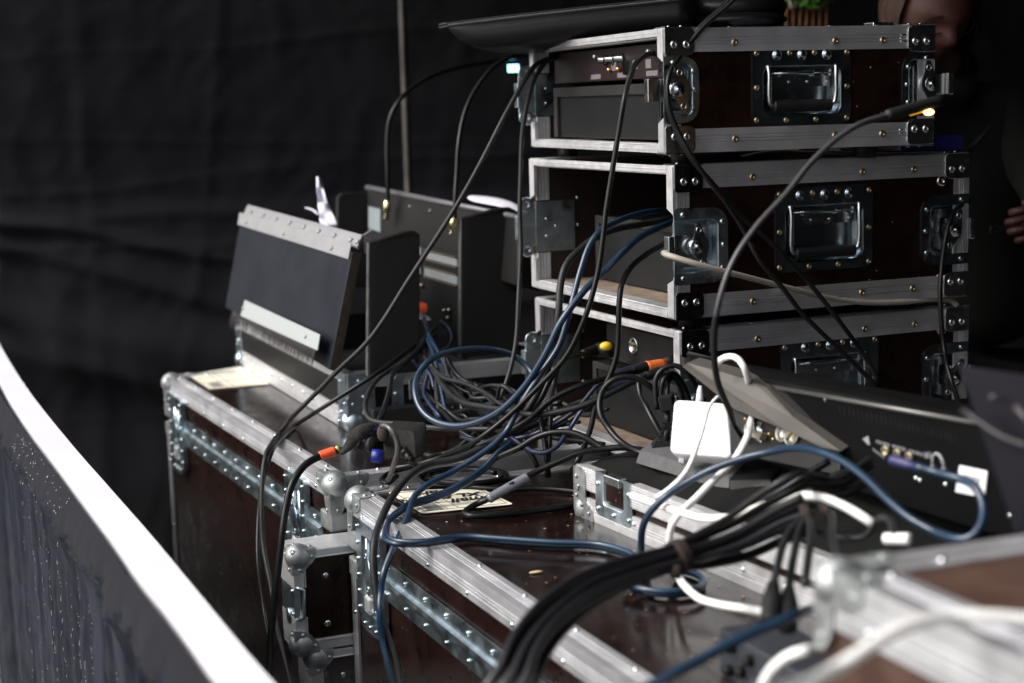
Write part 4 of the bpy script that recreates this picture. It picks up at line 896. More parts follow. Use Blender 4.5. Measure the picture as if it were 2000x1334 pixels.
# ------------------------------------------------------------------ digital console with its raised rear panel
t = CON = rt_thing('mixing_console', 'black digital console with raised rear panel, sockets and white sticker', 'mixing console', at(1700, 900, 1.9))
CBLK = mat('console_black', (.003, .003, .0034), .5, var=.2, vscale=10, spec=.12)
r0, r1 = at(1350, 713, 2.24), at(1908, 822, 1.72)           # ridge, far left to near right
tb0, tb1 = at(1338, 688, 2.30), at(1905, 790, 1.80)
b0 = at(1420, 880, 2.20); _n = (r1 - r0).cross(b0 - r0).normalized(); _r = ray(2060, 1085); b1 = Vector((0, 0, CAMZ)) + _r * ((r0 - Vector((0, 0, CAMZ))).dot(_n) / _r.dot(_n))
bk = Vector((.05, .06, -.10))
mb = MB(); mb.loft([[tb0, r0, b0, b0 + Vector((.25, .25, 0)), tb0 + bk], [tb1 + (tb1 - tb0) * .3, r1 + (r1 - r0) * .3, b1 + (b1 - b0) * .12, b1 + (b1 - b0) * .12 + Vector((.25, .25, 0)), tb1 + (tb1 - tb0) * .3 + bk]]); wpart('console_body', mb, CBLK, t, .003)
nc = away([r0, r1, b1], 1)
cq = lambda x, y, d: at(x, y, d)
def onpl(x, y, h=.0):
    """point of the rear panel seen at (x, y)"""
    r = ray(x, y); n = (r1 - r0).cross(b0 - r0).normalized(); c0 = Vector((0, 0, CAMZ)); k = (r0 - c0).dot(n) / r.dot(n); p = c0 + r * k
    return p - away([r0, r1, b0], h)
mb = MB(); mb.tube([onpl(1450, 745, .001), onpl(1908, 826, .001)], .0032, 8); wpart('ridge_line', mb, mat('ridge_highlight', (.10, .10, .095), .3, .5), t)  # paler tube draws the highlight along the console ridge
mb = MB(); mb.tube([at(1345, 690, 2.29), at(1400, 704, 2.25), at(1560, 745, 2.10)], .0030, 8); wpart('ridge_line', mb, mat('satin_ridge_dark', (.05, .05, .05), .3, .5), t)
# beige underside plate
Bp = [at(1332, 716, 2.19), at(1342, 708, 2.20), at(1467, 742, 2.08), at(1497, 757, 2.06), at(1548, 814, 2.00), at(1642, 882, 1.92), at(1604, 874, 1.95), at(1532, 840, 2.01), at(1435, 800, 2.10)]
mb = MB(); mb.loft([Bp, [p + Vector((.02, .03, .002)) for p in Bp]]); wpart('beige_side_plate', mb, BEIGE, t, .001)
mb = MB(); mb.loft([[at(1500, 752, 2.06), at(1530, 762, 2.045), at(1715, 872, 1.93), at(1700, 905, 1.925), at(1600, 850, 1.985)], [p + Vector((.03, .05, .0)) for p in (at(1500, 752, 2.06), at(1530, 762, 2.045), at(1715, 872, 1.93), at(1700, 905, 1.925), at(1600, 850, 1.985))]]); wpart('curved_shadow', mb, BLACK, t, .002)  # black solid drawn for the curved shadow beside the beige plate
# lower connector strip
L4 = [at(1425, 795, 2.13), at(1640, 880, 1.95), at(1640, 930, 1.94), at(1425, 885, 2.11)]
mb = slab(L4, away(L4, .10)); wpart('connector_panel', mb, PCOAT, t, .002); nl = -away(L4, 1)
lq = lambda x, y: (lambda r: Vector((0, 0, CAMZ)) + r * ((L4[0] - Vector((0, 0, CAMZ))).dot(nl) / r.dot(nl)))(ray(x, y))
for x, y, rr_ in ((1468, 838, .010), (1532, 846, .0125), (1549, 853, .0125)):
    mb = MB(); mb.lathe(lq(x, y), nl, [(rr_, 0), (rr_, .004), (rr_ * .8, .005), (rr_ * .8, .0005), (rr_ * .1, .0005)], 22); wpart('xlr_socket', mb, mat('dull_nickel', (.30, .29, .26), .4, .9), t)
mb = MB(); e = (lq(1500, 850) - lq(1490, 846)).normalized()
for x, y, w_, h_ in ((1489, 852, .018, .010),): c = lq(x, y); u_ = e * w_ / 2; v_ = e.cross(nl).normalized() * h_ / 2; mb.loft([[c - u_ - v_, c + u_ - v_, c + u_ + v_, c - u_ + v_], [p + nl * .012 for p in (c - u_ - v_, c + u_ - v_, c + u_ + v_, c - u_ + v_)]])
wpart('d_connector_shell', mb, mat('cream_plug', (.30, .26, .20), .5), t, .001)
mb = MB()
for x, y, w_, h_ in ((1483, 830, .011, .008), (1484, 843, .011, .008), (1486, 857, .010, .008)):
    c = lq(x, y); u_ = e * w_ / 2; v_ = e.cross(nl).normalized() * h_ / 2; mb.loft([[c - u_ - v_, c + u_ - v_, c + u_ + v_, c - u_ + v_], [p + nl * .002 for p in (c - u_ - v_, c + u_ - v_, c + u_ + v_, c - u_ + v_)]])
wpart('usb_socket', mb, CHROME, t)
mb = MB()
for x, y in ((1456, 818), (1510, 858), (1502, 848), (1474, 846)): mb.rivet(lq(x, y), nl, .0026, .002)
wpart('gold_screw', mb, GOLD, t); mb = MB()
for a, b in ((.004, .003), (-.004, .003), (0, -.005)): mb.rivet(lq(1549, 853) + e * a + Vector((0, 0, b)), nl, .0024, .003)
wpart('gold_pins', mb, GOLD, t)
# rear panel: white print, jacks, sticker
ne = -away([r0, r1, b0], 1)
PRINT = mat('white_print', (.26, .265, .28), .5)
ed = (onpl(1700, 900) - onpl(1600, 880)).normalized(); ev = ed.cross(ne).normalized()
if ev.z > 0: ev = -ev
mb = MB()
def flat(mb, c, P, h=.0006): mb.loft([[c + ed * a + ev * b + ne * .0002 for a, b in P], [c + ed * a + ev * b + ne * h for a, b in P]])
flat(mb, onpl(1685, 857), [(0, 0), (.012, -.005), (.013, .006), (.009, .006)])
for k in range(22):
    c = onpl(1712 + k * 4.6, 862 + k * 1.32)
    if k % 7 == 6: continue
    flat(mb, c, [(0, -.002), (.0014 + .0006 * (k % 2), -.002), (.0014 + .0006 * (k % 2), .002), (0, .002)])
for k in range(8): flat(mb, onpl(1806 + k * 1.8, 888 + (k % 3)), [(0, -.0035), (.0006, -.0035), (.0006, .0035), (0, .0035)])
for k in range(6): flat(mb, onpl(1706 + k * 4, 878 + k * 3), [(0, -.002), (.0012, -.002), (.0012, .002), (0, .002)])
c = onpl(1834, 908); hp = [c + ed * (.0095 * math.cos(a)) - ev * (.013 * math.sin(a)) + ne * .001 for a in [math.pi * k / 12 for k in range(13)]]
mb.tube(hp, .0017, 8)
for s_ in (-1, 1): mb.sphere(c + ed * .0095 * s_ + ev * .003 + ne * .0005, .0036, 8, (1, .4, 1.3))
wpart('printed_marks', mb, PRINT, t)
for x, y in ((1733, 880), (1756, 886), (1779, 892)):
    mb = MB(); mb.lathe(onpl(x, y), ne, [(.0062, 0), (.0062, .004), (.004, .005), (.0038, .002), (.0005, .002)], 14); wpart('jack_socket', mb, mat('dull_brass', (.34, .30, .20), .45, .8), t)
mb = MB()
for x, y in ((1613, 779), (1973, 1007), (1848, 946), (1798, 938), (1790, 934)): mb.rivet(onpl(x, y), ne, .0042, .003)
wpart('panel_screw', mb, CHROME, t)
mb = MB()
for k in range(26): flat(mb, onpl(1640 + k * 9, 800 + k * 2.2), [(0, -.004), (.0018, -.006), (.0018, .004), (0, .006)])
wpart('vent_slots', mb, BLACK, t)
S4 = [(1876, 908), (1931, 920), (1925, 972), (1868, 960)]
mb = MB(); P = [onpl(x, y, .0008) for x, y in S4]; mb.loft([P, [p + ne * .0012 for p in P]]); st = wpart('barcode_sticker', mb, mat('sticker_white', (.80, .80, .86), .6), t, .001)
mb = MB(); P0 = [onpl(x, y, .0022) for x, y in S4]
for k in range(11):
    u = .26 + k * .052; w_ = .016 + .014 * ((k * 7) % 3 == 0)
    L_ = lambda u, v: P0[0] + (P0[1] - P0[0]) * u + (P0[3] - P0[0]) * v
    mb.loft([[L_(u, .28), L_(u + w_, .28), L_(u + w_, .62), L_(u, .62)], [p + ne * .0003 for p in (L_(u, .28), L_(u + w_, .28), L_(u + w_, .62), L_(u, .62))]])
o = wpart('barcode_bars', mb, GREYPRINT, t)
# dark tablet / laptop lid at the right edge
T4 = [at(1868, 712, 1.42), at(2090, 742, 1.30), at(2110, 1060, 1.25), at(1985, 1050, 1.34), at(1925, 880, 1.38)]
t = rt_thing('laptop_lid', 'dark purple glossy laptop lid leaning at the right edge above the console', 'laptop', T4[3])
LID = mat('purple_black_gloss', (.0035, .003, .0065), .4, var=.2, vscale=6, spec=.15)
mb = slab(T4, away(T4, .010)); wpart('lid', mb, LID, t, .003)
mb = MB(); mb.tube(catmull([at(1880, 800, 1.378), at(1915, 826, 1.362), at(1955, 852, 1.345), at(2010, 872, 1.32)]), .0028, 8); wpart('highlight_arc', mb, mat('grey_lid_highlight', (.012, .010, .010), .5), t)  # thin paler tube draws the highlight arc on the glossy lid
GM = mat('grey_mark', (.06, .05, .05), .5); mb = MB(); mb.sphere(at(1941, 776, 1.365), .0035, 10, (1.2, .6, .8)); wpart('rubber_dot', mb, GM, t); mb = MB(); mb.tube([at(1985, 795, 1.338), at(2008, 822, 1.325)], .0026, 8); wpart('status_bar', mb, GM, t)
# black box with knobs beside the near trunk
N4 = at(1462, 1350, .001); t = thing('junction_box', 'dark grey junction box with knobs left of the near trunk post', 'junction box', (N4.x, N4.y, TOP), R(22))
mb = MB(); mb.box(0, .07, -.12, .06, .001, .05); part('housing', mb, mat('blue_grey_housing', (.025, .028, .036), .5), t, bev=.003)
mb = MB()
for a, b in ((.015, .035), (.05, .038), (.03, .018), (.055, .012)): mb.lathe((0, -.02 + a, b), (-1, 0, 0), [(.006, 0), (.006, .008), (.004, .009)], 12)
part('knob', mb, RUBBER, t)
# grey plug and white usb plug on the right
mb = MB(); a = at(1729, 1052, 1.62); b = at(1777, 1053, 1.60); mb.tube([a, a.lerp(b, .1), a.lerp(b, .9), b], .006, 10); tag(mb.build('white_plug', WCABLE), 'white plug at the end of a short grey lead before the console', 'plug')

# ------------------------------------------------------------------ gooseneck lamp
t = rt_thing('gooseneck_lamp', 'black ribbed gooseneck lamp bending over the console with a glowing bulb', 'lamp', at(1424, 800, 2.02))
gp = catmull([at(1462, 868, 2.10), at(1438, 836, 2.06), at(1424, 800, 2.02), at(1402, 746, 1.98), at(1395, 692, 1.95), at(1396, 640, 1.93), at(1404, 590, 1.92), at(1430, 514, 1.92), at(1475, 445, 1.93), at(1535, 379, 1.95), at(1580, 322, 1.97), at(1636, 269, 1.99), at(1678, 243, 2.0), at(1731, 226, 2.02)], .006)
mb = MB(); fine = []
for i in range(len(gp) - 1):
    for k in range(3): fine.append(gp[i].lerp(gp[i + 1], k / 3))
half = int(len(fine) * .42)
mb.tube(fine[:half], .0040, 10); wpart('stem', mb, RUBBER, t)
mb = MB(); seg = fine[half - 1:]; cnt = [0]
rr2 = len(seg); mb.tube(seg, lambda f: .0036 + .0007 * (1 if int(round(f * (rr2 - 1))) % 2 else -1), 10); wpart('ribbed_neck', mb, mat('ribbed_steel', (.07, .07, .075), .45, .5), t)
mb = MB(); a, b = at(1731, 226, 2.02), at(1838, 196, 2.06); mb.tube([a, a.lerp(b, .06), a.lerp(b, .4), a.lerp(b, .9), b], lambda f: .0075 if f > .1 else .006, 14); wpart('lamp_head', mb, RUBBER, t)
mb = MB(); mb.sphere(at(1814, 219, 2.05), .0042, 12, (1.6, 1, .9)); wpart('glowing_bulb', mb, mat('amber_bulb', (.8, .4, .1), .4, emit=(1, .5, .12), est=7), t)
mb = MB(); mb.tube([at(1776, 222, 2.05), at(1806, 214, 2.05)], .0028, 8); wpart('amber_window', mb, mat('amber_window', (.4, .2, .03), .4, emit=(1, .5, .05), est=.6), t)

# ------------------------------------------------------------------ person behind the cases
t = rt_thing('person', 'person with ginger beard in an olive hooded jacket leaning behind the rack cases', 'person', Vector((.95, 3.35, 0)))
def skin_body(name, verts, edges, radii, m, parent, sub=2):
    me = bpy.data.meshes.new(name); me.from_pydata([tuple(v) for v in verts], edges, []); o = bpy.data.objects.new(name, me); C.objects.link(o)
    sk = o.modifiers.new('skin', 'SKIN'); sk.use_smooth_shade = True
    for i, r in enumerate(radii):
        r = r if isinstance(r, tuple) else (r, r); me.skin_vertices[0].data[i].radius = r
    me.skin_vertices[0].data[0].use_root = True
    s = o.modifiers.new('sub', 'SUBSURF'); s.levels = s.render_levels = sub; me.materials.append(m); o.parent = parent
    o.matrix_parent_inverse = Matrix.Translation(parent.location).inverted(); return o
hc = at(1812, 18, 3.25)                                       # head centre
hx = Vector((.93, -.30, -.08)).normalized(); hz = Vector((.12, -.30, .94)).normalized()    # facing down and towards the right front
# head frame: F forward (face), S side, Z up
Fd = Vector((.28, -.86, -.42)).normalized(); Sd = Fd.cross(Vector((0, 0, 1))).normalized(); Zd = Sd.cross(Fd).normalized()
def headpt(a, z):
    """a angle from forward, z -1..1"""
    s = math.sqrt(max(0, 1 - z * z)); wid = .076; dep = .098; hh = .122
    if z < 0: s *= 1 - .18 * (-z) ** 1.5
    x = math.sin(a) * s * wid; f_ = math.cos(a) * s * dep
    if math.cos(a) > 0:
        f_ += .026 * math.exp(-(a / .20) ** 2) * math.exp(-((z + .20) / .17) ** 2) * (1 if z > -.30 else .5)      # nose
        f_ += .008 * math.exp(-(a / .9) ** 2) * math.exp(-((z - .16) / .10) ** 2)                                  # brow
        f_ -= .012 * math.exp(-((abs(a) - .42) / .2) ** 2) * math.exp(-((z + .01) / .11) ** 2)                      # eye sockets
        f_ += .007 * math.exp(-(a / .35) ** 2) * math.exp(-((z + .50) / .05) ** 2) + .007 * math.exp(-(a / .33) ** 2) * math.exp(-((z + .62) / .05) ** 2)
        f_ -= .006 * math.exp(-(a / .4) ** 2) * math.exp(-((z + .56) / .03) ** 2)
        f_ += .014 * math.exp(-(a / .45) ** 2) * math.exp(-((z + .84) / .13) ** 2)                                  # chin
    return hc + Fd * f_ + Sd * x + Zd * (z * hh)
mb = MB(); rings = []
for j in range(41):
    z = -math.cos(math.pi * (.02 + .96 * j / 40)); rings.append([headpt(2 * math.pi * i / 48 - math.pi, z) for i in range(48)])
mb.loft(rings, True, True, True)
nk = hc - Zd * .09 - Fd * .03
sh_l = at(1640, 330, 3.45); sh_r = at(1975, 235, 3.35); hip = Vector((1.12, 3.55, .95)); chest = at(1830, 330, 3.45)
def limb(pts, rads, m_=None):
    c_ = catmull(pts, .03); n_ = len(c_)
    def rf(f):
        x = f * (len(rads) - 1); i = min(int(x), len(rads) - 2); return rads[i] + (rads[i + 1] - rads[i]) * (x - i)
    mb.tube(c_, rf, 16)
limb([nk + Zd * .05, nk - Vector((-.01, -.06, .09))], [.055, .062])
wpart('body', mb, SKIN, t)
# hand holding a dark phone at the right edge
hb = at(2030, 435, 3.25); 
mb = MB(); mb.sphere(hb, .040, 16, (.85, .7, 1.05)); mb.tube([hb, hb + Vector((.12, .1, -.05)), hb + Vector((.24, .18, -.12))], .028, 12)
for k, (dx, dz, ln) in enumerate(((-.006, .030, 1), (-.010, .011, 1.06), (-.008, -.008, 1.0), (-.002, -.026, .85))):
    b_ = hb + Vector((dx, -.02, dz)); mb.tube(catmull([b_ + Vector((.02, 0, 0)), b_ + Vector((-.022, -.012, 0)) * ln, b_ + Vector((-.045, -.008, -.004)) * ln, b_ + Vector((-.052, .014, -.008)) * ln], .006), lambda f: .0098 - .002 * f, 10)
mb.tube(catmull([hb + Vector((.01, -.02, .03)), hb + Vector((-.015, -.035, .044)), hb + Vector((-.045, -.03, .040))], .006), lambda f: .0115 - .003 * f, 10)
o = wpart('hand', mb, SKIN, t)
mb = MB(); a = hb + Vector((-.045, -.005, -.01)); mb.box(a.x - .055, a.x + .05, a.y, a.y + .010, a.z - .012, a.z + .006); ph = mb.build('smartphone', mat('phone_black', (.01, .01, .014), .25), None, .003); tag(ph, 'dark phone held in the hand at the right edge', 'phone')
# ears, hair, beard
for s_ in (-1, 1):
    mb = MB(); c = hc + Sd * .078 * s_ - Zd * .005 - Fd * .005; n_ = 14
    mb.tube([c + Zd * .030 * math.cos(a) + Fd * (-.016 * math.sin(a)) + Sd * s_ * .006 * math.sin(a) for a in [k * .42 for k in range(12)]], .0075, 8); mb.sphere(c - Fd * .002, .014, 10, (.5, .8, 1.3)); wpart('ear', mb, SKIN, t)
mb = MB(); vs_ = []; rings = []
for j in range(14):
    z = -1.02 + j * .045; rw_ = []
    for i in range(33):
        a = -1.45 + 2.9 * i / 32; p = headpt(a, max(-.99, z)); k = 1.16 - .05 * (j / 13) + .03 * noise.noise(p * 60)
        if abs(a) < .33 and z > -.72: k = .97
        d = p - (hc - Zd * .03); p2 = hc - Zd * .03 + d * k
        if j == 0: p2 = hc - Zd * .15 + Fd * .03 + (p - hc) * .45 * 1
        rw_.append(p2)
    rings.append(rw_)
n_ = 33; mb.add([p for r in rings for p in r], [(k * n_ + i, k * n_ + i + 1, (k + 1) * n_ + i + 1, (k + 1) * n_ + i) for k in range(13) for i in range(32)], True)
for k in range(2600):
    a = random.uniform(-1.4, 1.4); z = random.uniform(-1, -.42)
    if abs(a) < .36 and z > -.74: continue
    p = headpt(a, z); d = (p - hc).normalized(); tip = p + d * random.uniform(.012, .034) - Zd * random.uniform(.012, .05) + Sd * random.gauss(0, .006); w_ = Sd * .0007
    mb.add([p - w_, p + w_, tip], [(0, 1, 2)])
wpart('beard', mb, HAIR, t)
mb = MB(); rings = []
for j in range(13):
    z = -.35 + j * .11; rw_ = []
    for i in range(33):
        a = 1.25 + (2 * math.pi - 1.25 - 1.62) * i / 32 if z < .6 else -math.pi + 2 * math.pi * i / 32 + math.pi; p = headpt(a, min(.985, z)); rw_.append(hc + (p - hc) * (1.16 + .09 * noise.noise(p * 22)))
    rings.append(rw_)
mb.add([p for r in rings for p in r], [(k * n_ + i, k * n_ + i + 1, (k + 1) * n_ + i + 1, (k + 1) * n_ + i) for k in range(12) for i in range(32)], True)
HS = 1 if (Sd.x > 0) else -1
for k in range(2200):                                             # loose wavy locks
    a = HS * random.uniform(1.2, math.pi); z = random.uniform(-.35, .95); p = headpt(a, z); d = (p - hc).normalized(); p0_ = hc + (p - hc) * 1.08; c1 = p0_ + d * random.uniform(.01, .03) - Zd * .03; tip = c1 - Zd * random.uniform(.03, .07) + Sd * random.gauss(0, .012) + d * random.gauss(0, .01); w_ = Fd * .0012
    mb.add([p0_ - w_, p0_ + w_, c1 + w_, c1 - w_], [(0, 1, 2, 3)]); mb.add([c1 - w_, c1 + w_, tip], [(0, 1, 2)])
wpart('hair', mb, HAIR, t)
gl_ = []
for s_ in (-1, 1):
    mb = MB(); c = hc + Fd * .096 + Zd * .004 + Sd * s_ * .032; mb.tube([c + Sd * .024 * math.cos(a) + Zd * .018 * math.sin(a) - Fd * .012 * abs(math.cos(a)) ** 2 for a in [k * math.pi / 10 for k in range(21)]], .0016, 6); wpart('glasses_rim', mb, RUBBER, t)
vb = [hip, hip.lerp(chest, .5) + Vector((0, .05, .0)), chest + Vector((.0, .06, 0)), nk + Vector((.03, .10, -.11)), sh_r + Vector((.02, .05, 0)), at(2070, 400, 3.30), at(2085, 480, 3.12), hb + Vector((.10, .08, -.03)), sh_l + Vector((.02, .08, .02)), at(1625, 520, 3.55), at(1650, 640, 3.40)]
skin_body('jacket', vb, [(0, 1), (1, 2), (2, 3), (2, 4), (4, 5), (5, 6), (6, 7), (2, 8), (8, 9), (9, 10)], [(.20, .15), (.21, .15), (.20, .14), (.085, .085), (.092, .085), (.065, .06), (.055, .05), (.045, .04), (.09, .085), (.062, .06), (.05, .045)], JACKET, t, 2)
mb = MB(); mb.tube(catmull([nk + Vector((-.10, .03, -.085)), nk + Vector((-.02, -.085, -.12)), nk + Vector((.10, -.02, -.09)), nk + Vector((.12, .10, -.03)), nk + Vector((0, .16, .0)), nk + Vector((-.11, .10, -.03)), nk + Vector((-.10, .03, -.085))]), lambda f: .030 + .005 * math.sin(f * 40), 12); wpart('hood', mb, JACKET, t)
skin_body('trousers', [hip, hip + Vector((-.10, 0, -.10)), hip + Vector((-.12, -.02, -.5)), hip + Vector((-.13, .02, -.90)), hip + Vector((.10, 0, -.10)), hip + Vector((.12, -.02, -.5)), hip + Vector((.13, .02, -.90))], [(0, 1), (1, 2), (2, 3), (0, 4), (4, 5), (5, 6)], [(.16, .13), (.10, .10), .075, .06, (.10, .10), .075, .06], BLACK, t, 1)
# ------------------------------------------------------------------ cables
def cable(label, pts, m=BLKC, r=.0042, off=None, name='cable', cat='cable', group=None, jit=0, n=10):
    P = [at(*p) for p in pts]
    if off is not None: P = [p + Vector(off) for p in P]
    mb = MB(); mb.tube(catmull(P, .008), r, n)
    return tag(mb.build(name, m), label, cat, group)
GC = 'loose cables running over the cases'
def cb(*a, **k): return cable(*a, group=GC, **k)
cb('long grey black cable sweeping from the top rack case down past the rear trunk corner', [(1085, 112, 2.93), (1063, 118, 2.88), (1042, 131, 2.84), (1020, 165, 2.82), (985, 228, 2.80), (938, 320, 2.79), (890, 405, 2.78), (804, 538, 2.78), (724, 660, 2.78), (661, 723, 2.80), (620, 765, 2.82), (575, 810, 2.84), (550, 840, .006), (530, 868, 2.82), (519, 890, 2.76), (513, 930, 2.74), (511, 990, 2.72), (514, 1062, 2.70), (529, 1144, 2.66), (540, 1220, 2.62), (560, 1300, 2.55), (580, 1380, 2.50)], GREYC, .0043)
cb('dark cable joining the long one from the mixer case and hanging close beside it', [(850, 640, 3.10), (820, 668, 3.02), (802, 680, 2.95), (765, 708, 2.88), (730, 733, 2.84), (670, 771, 2.84), (620, 803, 2.86), (580, 829, .006), (550, 856, .005), (527, 893, 2.76), (513, 940, 2.75), (506, 997, 2.74), (504, 1095, 2.70), (516, 1192, 2.66), (527, 1260, 2.6), (535, 1380, 2.5)], BLKC, .0040)
tcab = thing('cable', 'thick black cable with an orange tape band hanging over the rear trunk edge', 'cable', at(640, 882, 2.55), 0, GC)
P = [at(*p) for p in ((712, 858, 2.60), (690, 868, 2.58), (668, 880, 2.56), (655, 880, 2.55), (628, 890, 2.54), (595, 909, 2.52), (571, 945, 2.50), (559, 990, 2.49), (552, 1035, 2.48), (543, 1111, 2.47), (533, 1200, 2.46), (528, 1265, 2.45), (526, 1400, 2.42))]
mb = MB(); mb.tube(catmull(P, .008), .0058, 12); wpart('cable_run', mb, BLKC, tcab)
mb = MB(); ptape = [at(625, 891, 2.539), at(640, 885.5, 2.543), at(654, 881, 2.547)]; mb.tube(catmull(ptape, .002), lambda f: .0076 + .0004 * math.sin(f * 30), 12); wpart('tape_band', mb, ORANGE, tcab)
mb = MB(); mb.tube([at(657, 879, 2.548), at(661, 875, 2.55)], .005, 10); wpart('green_tie', mb, mat('yellow_green_tie', (.45, .55, .10), .5), tcab)
cb('thin cable dropping straight beside the rack stack and curling behind the power plug', [(1095, 108, 2.95), (1075, 113, 2.88), (1046, 150, 2.84), (1030, 200, 2.82), (1020, 260, 2.81), (1017, 340, 2.80), (1015, 420, 2.79), (1017, 480, 2.78), (1013, 580, 2.76), (1006, 680, 2.74), (982, 765, 2.72), (945, 828, 2.68), (905, 866, 2.66), (867, 886, .006), (840, 890, .005), (824, 876, .005), (821, 852, .005), (842, 836, .02), (860, 832, .02)], GREYC, .0041)
cb('glossy black cable swinging down from the top rack case across the open case ends', [(1290, 100, 2.58), (1274, 104, 2.50), (1258, 110, 2.45), (1240, 127, 2.42), (1228, 158, 2.41), (1219, 195, 2.40), (1208, 260, 2.40), (1195, 340, 2.40), (1184, 410, 2.40), (1177, 470, 2.40), (1168, 530, 2.40), (1148, 605, 2.40), (1128, 655, 2.41), (1105, 697, 2.42), (1055, 752, 2.44), (992, 813, 2.46), (930, 861, 2.48), (855, 895, .03), (805, 911, .015), (765, 922, .008), (749, 932, .005), (746, 940, .005), (756, 944, .005), (775, 930, .005)], BLKC, .0042)
cb('thick matt grey cable curving from the middle rack case over the front trunk corner', [(1320, 425, 2.70), (1260, 437, 2.66), (1205, 447, 2.60), (1172, 460, 2.56), (1135, 485, 2.52), (1106, 517, 2.50), (1095, 555, 2.49), (1091, 612, 2.48), (1080, 680, 2.49), (1064, 735, 2.50), (1042, 782, 2.50), (1010, 826, 2.50), (970, 858, 2.49), (930, 880, 2.48), (892, 896, 2.47), (840, 906, 2.46), (802, 927, 2.43), (772, 962, 2.40), (753, 995, 2.36), (741, 1025, 2.33), (732, 1055, 2.30), (729, 1085, 2.29), (731, 1127, 2.28), (740, 1186, 2.27), (756, 1241, 2.26), (772, 1283, 2.25), (784, 1345, 2.24), (795, 1420, 2.24)], GREYC, .0056)
cb('blue cable from the middle rack case running down across the front trunk left edge', [(1330, 408, 2.70), (1305, 410, 2.66), (1255, 416, 2.60), (1205, 432, 2.54), (1170, 452, 2.50), (1150, 482, 2.49), (1135, 525, 2.48), (1120, 580, 2.47), (1108, 625, 2.46), (1092, 675, 2.46), (1062, 722, 2.46), (1035, 762, 2.46), (1010, 802, 2.46), (992, 838, 2.46), (967, 866, 2.45), (930, 893, 2.44), (885, 921, 2.43), (830, 950, 2.40), (812, 966, 2.39), (804, 984, 2.37), (795, 1012, 2.33), (780, 1047, 2.30), (768, 1072, 2.28), (758, 1095, 2.27), (749, 1122, 2.26), (744, 1155, 2.26), (742, 1190, 2.25), (746, 1245, 2.25), (760, 1306, 2.24), (772, 1345, 2.24), (790, 1420, 2.24)], BLUEC, .0048)
cb('blue cable with a wide round loop in front of the mixer case', [(1330, 428, 2.66), (1305, 437, 2.62), (1255, 460, 2.56), (1217, 492, 2.50), (1175, 535, 2.46), (1142, 567, 2.44), (1112, 605, 2.43), (1092, 635, 2.43), (1067, 688, 2.44), (1037, 738, 2.46), (1010, 772, 2.48), (980, 800, 2.50), (955, 815, 2.52), (917, 829, 2.55), (880, 831, 2.58), (842, 818, 2.61), (820, 795, 2.63), (811, 762, 2.65), (818, 730, 2.68), (842, 702, 2.70), (880, 687, 2.74), (930, 681, 2.78), (967, 684, 2.80), (1000, 694, 2.82), (1030, 716, 2.82), (1046, 742, 2.80), (1052, 775, 2.76), (1050, 830, 2.72)], BLUEC, .0054)
for k, (dx, dy, lb) in enumerate(((0, 0, 'upper'), (-1, 6, 'lower'))):
    h = .0046 if k else .013
    cb('%s strand of the doubled blue cable stretched over the front trunk lid' % lb, [(1000 - 3 * k, 862 + dy, 2.46), (975, 880 + dy, 2.45), (945, 912 + dy, 2.44), (900, 944 + dy, 2.42), (862, 963 + dy, 2.41), (816, 978 + dy, 2.40), (799, 983 + dy, 2.39), (780, 996 + dy, .010), (763 + dx * 2, 1011 + dy, .008), (756 + dx * 4, 1032 + dy, .010), (760 + dx * 4, 1050 + dy, .012), (780, 1057 + dy, .012), (832, 1057 + dy, h), (870, 1051 + dy, h), (915, 1047 + dy * .7, h), (960, 1050 + dy * .7, h), (1000, 1053 + dy, h), (1074, 1058 + dy, h), (1166, 1062 + dy, h), (1222, 1076 + dy, h), (1256, 1096 + dy, h), (1290, 1112 + dy * .5, .03), (1330, 1112 + dy * .5, h), (1362, 1121 + dy * .4, h), (1376 - 3 * k, 1137, h), (1356, 1150 + dy, h), (1300, 1155 + dy, h), (1250, 1149 + dy, h), (1229, 1140 + dy, .012), (1222, 1128 + dy, .012), (1240, 1115 + dy, .012)], BLUEC, .0040)
cb('blue cable arching from the tray up over the console edge and back to its plug', [(1240, 1118, .03), (1247, 1100, .04), (1252, 1077, 2.05), (1255, 1032, 2.02), (1268, 1003, 2.00), (1296, 973, 1.99), (1333, 947, 1.99), (1388, 918, 1.98), (1444, 897, 1.96), (1500, 883, 1.94), (1540, 875, 1.90), (1573, 876, 1.86), (1604, 883, 1.82), (1648, 902, 1.78), (1692, 935, 1.74), (1736, 978, 1.70), (1780, 1014, 1.67), (1824, 1038, 1.65), (1866, 1052, 1.62), (1894, 1050, 1.61), (1913, 1031, 1.61), (1921, 1000, 1.62), (1916, 972, 1.63), (1903, 950, 1.64), (1880, 937, 1.66), (1857, 930, 1.67), (1824, 921, 1.69), (1788, 911, 1.70)], BLUEC, .0046)
mb = MB(); a, b = at(1793, 913, 1.70), at(1742, 898, 1.73); mb.tube([a, a.lerp(b, .3), a.lerp(b, .35), a.lerp(b, .95), b], lambda f: .0062 if f > .3 else .0052, 12); tag(mb.build('network_plug', mat('dark_blue_boot', (.02, .02, .09), .5)), 'dark blue plug boot at the console end of the arching blue cable', 'plug')
cb('violet blue cable from the orange booted plug sinking into the tangle', [(1290, 712, 2.52), (1237, 717, 2.50), (1200, 731, 2.49), (1160, 760, 2.48), (1142, 782, 2.48), (1120, 805, 2.49), (1095, 822, 2.50), (1061, 840, 2.50), (1030, 852, 2.51), (985, 859, 2.53), (937, 862, 2.56), (900, 852, 2.6)], VIOC, .0036)
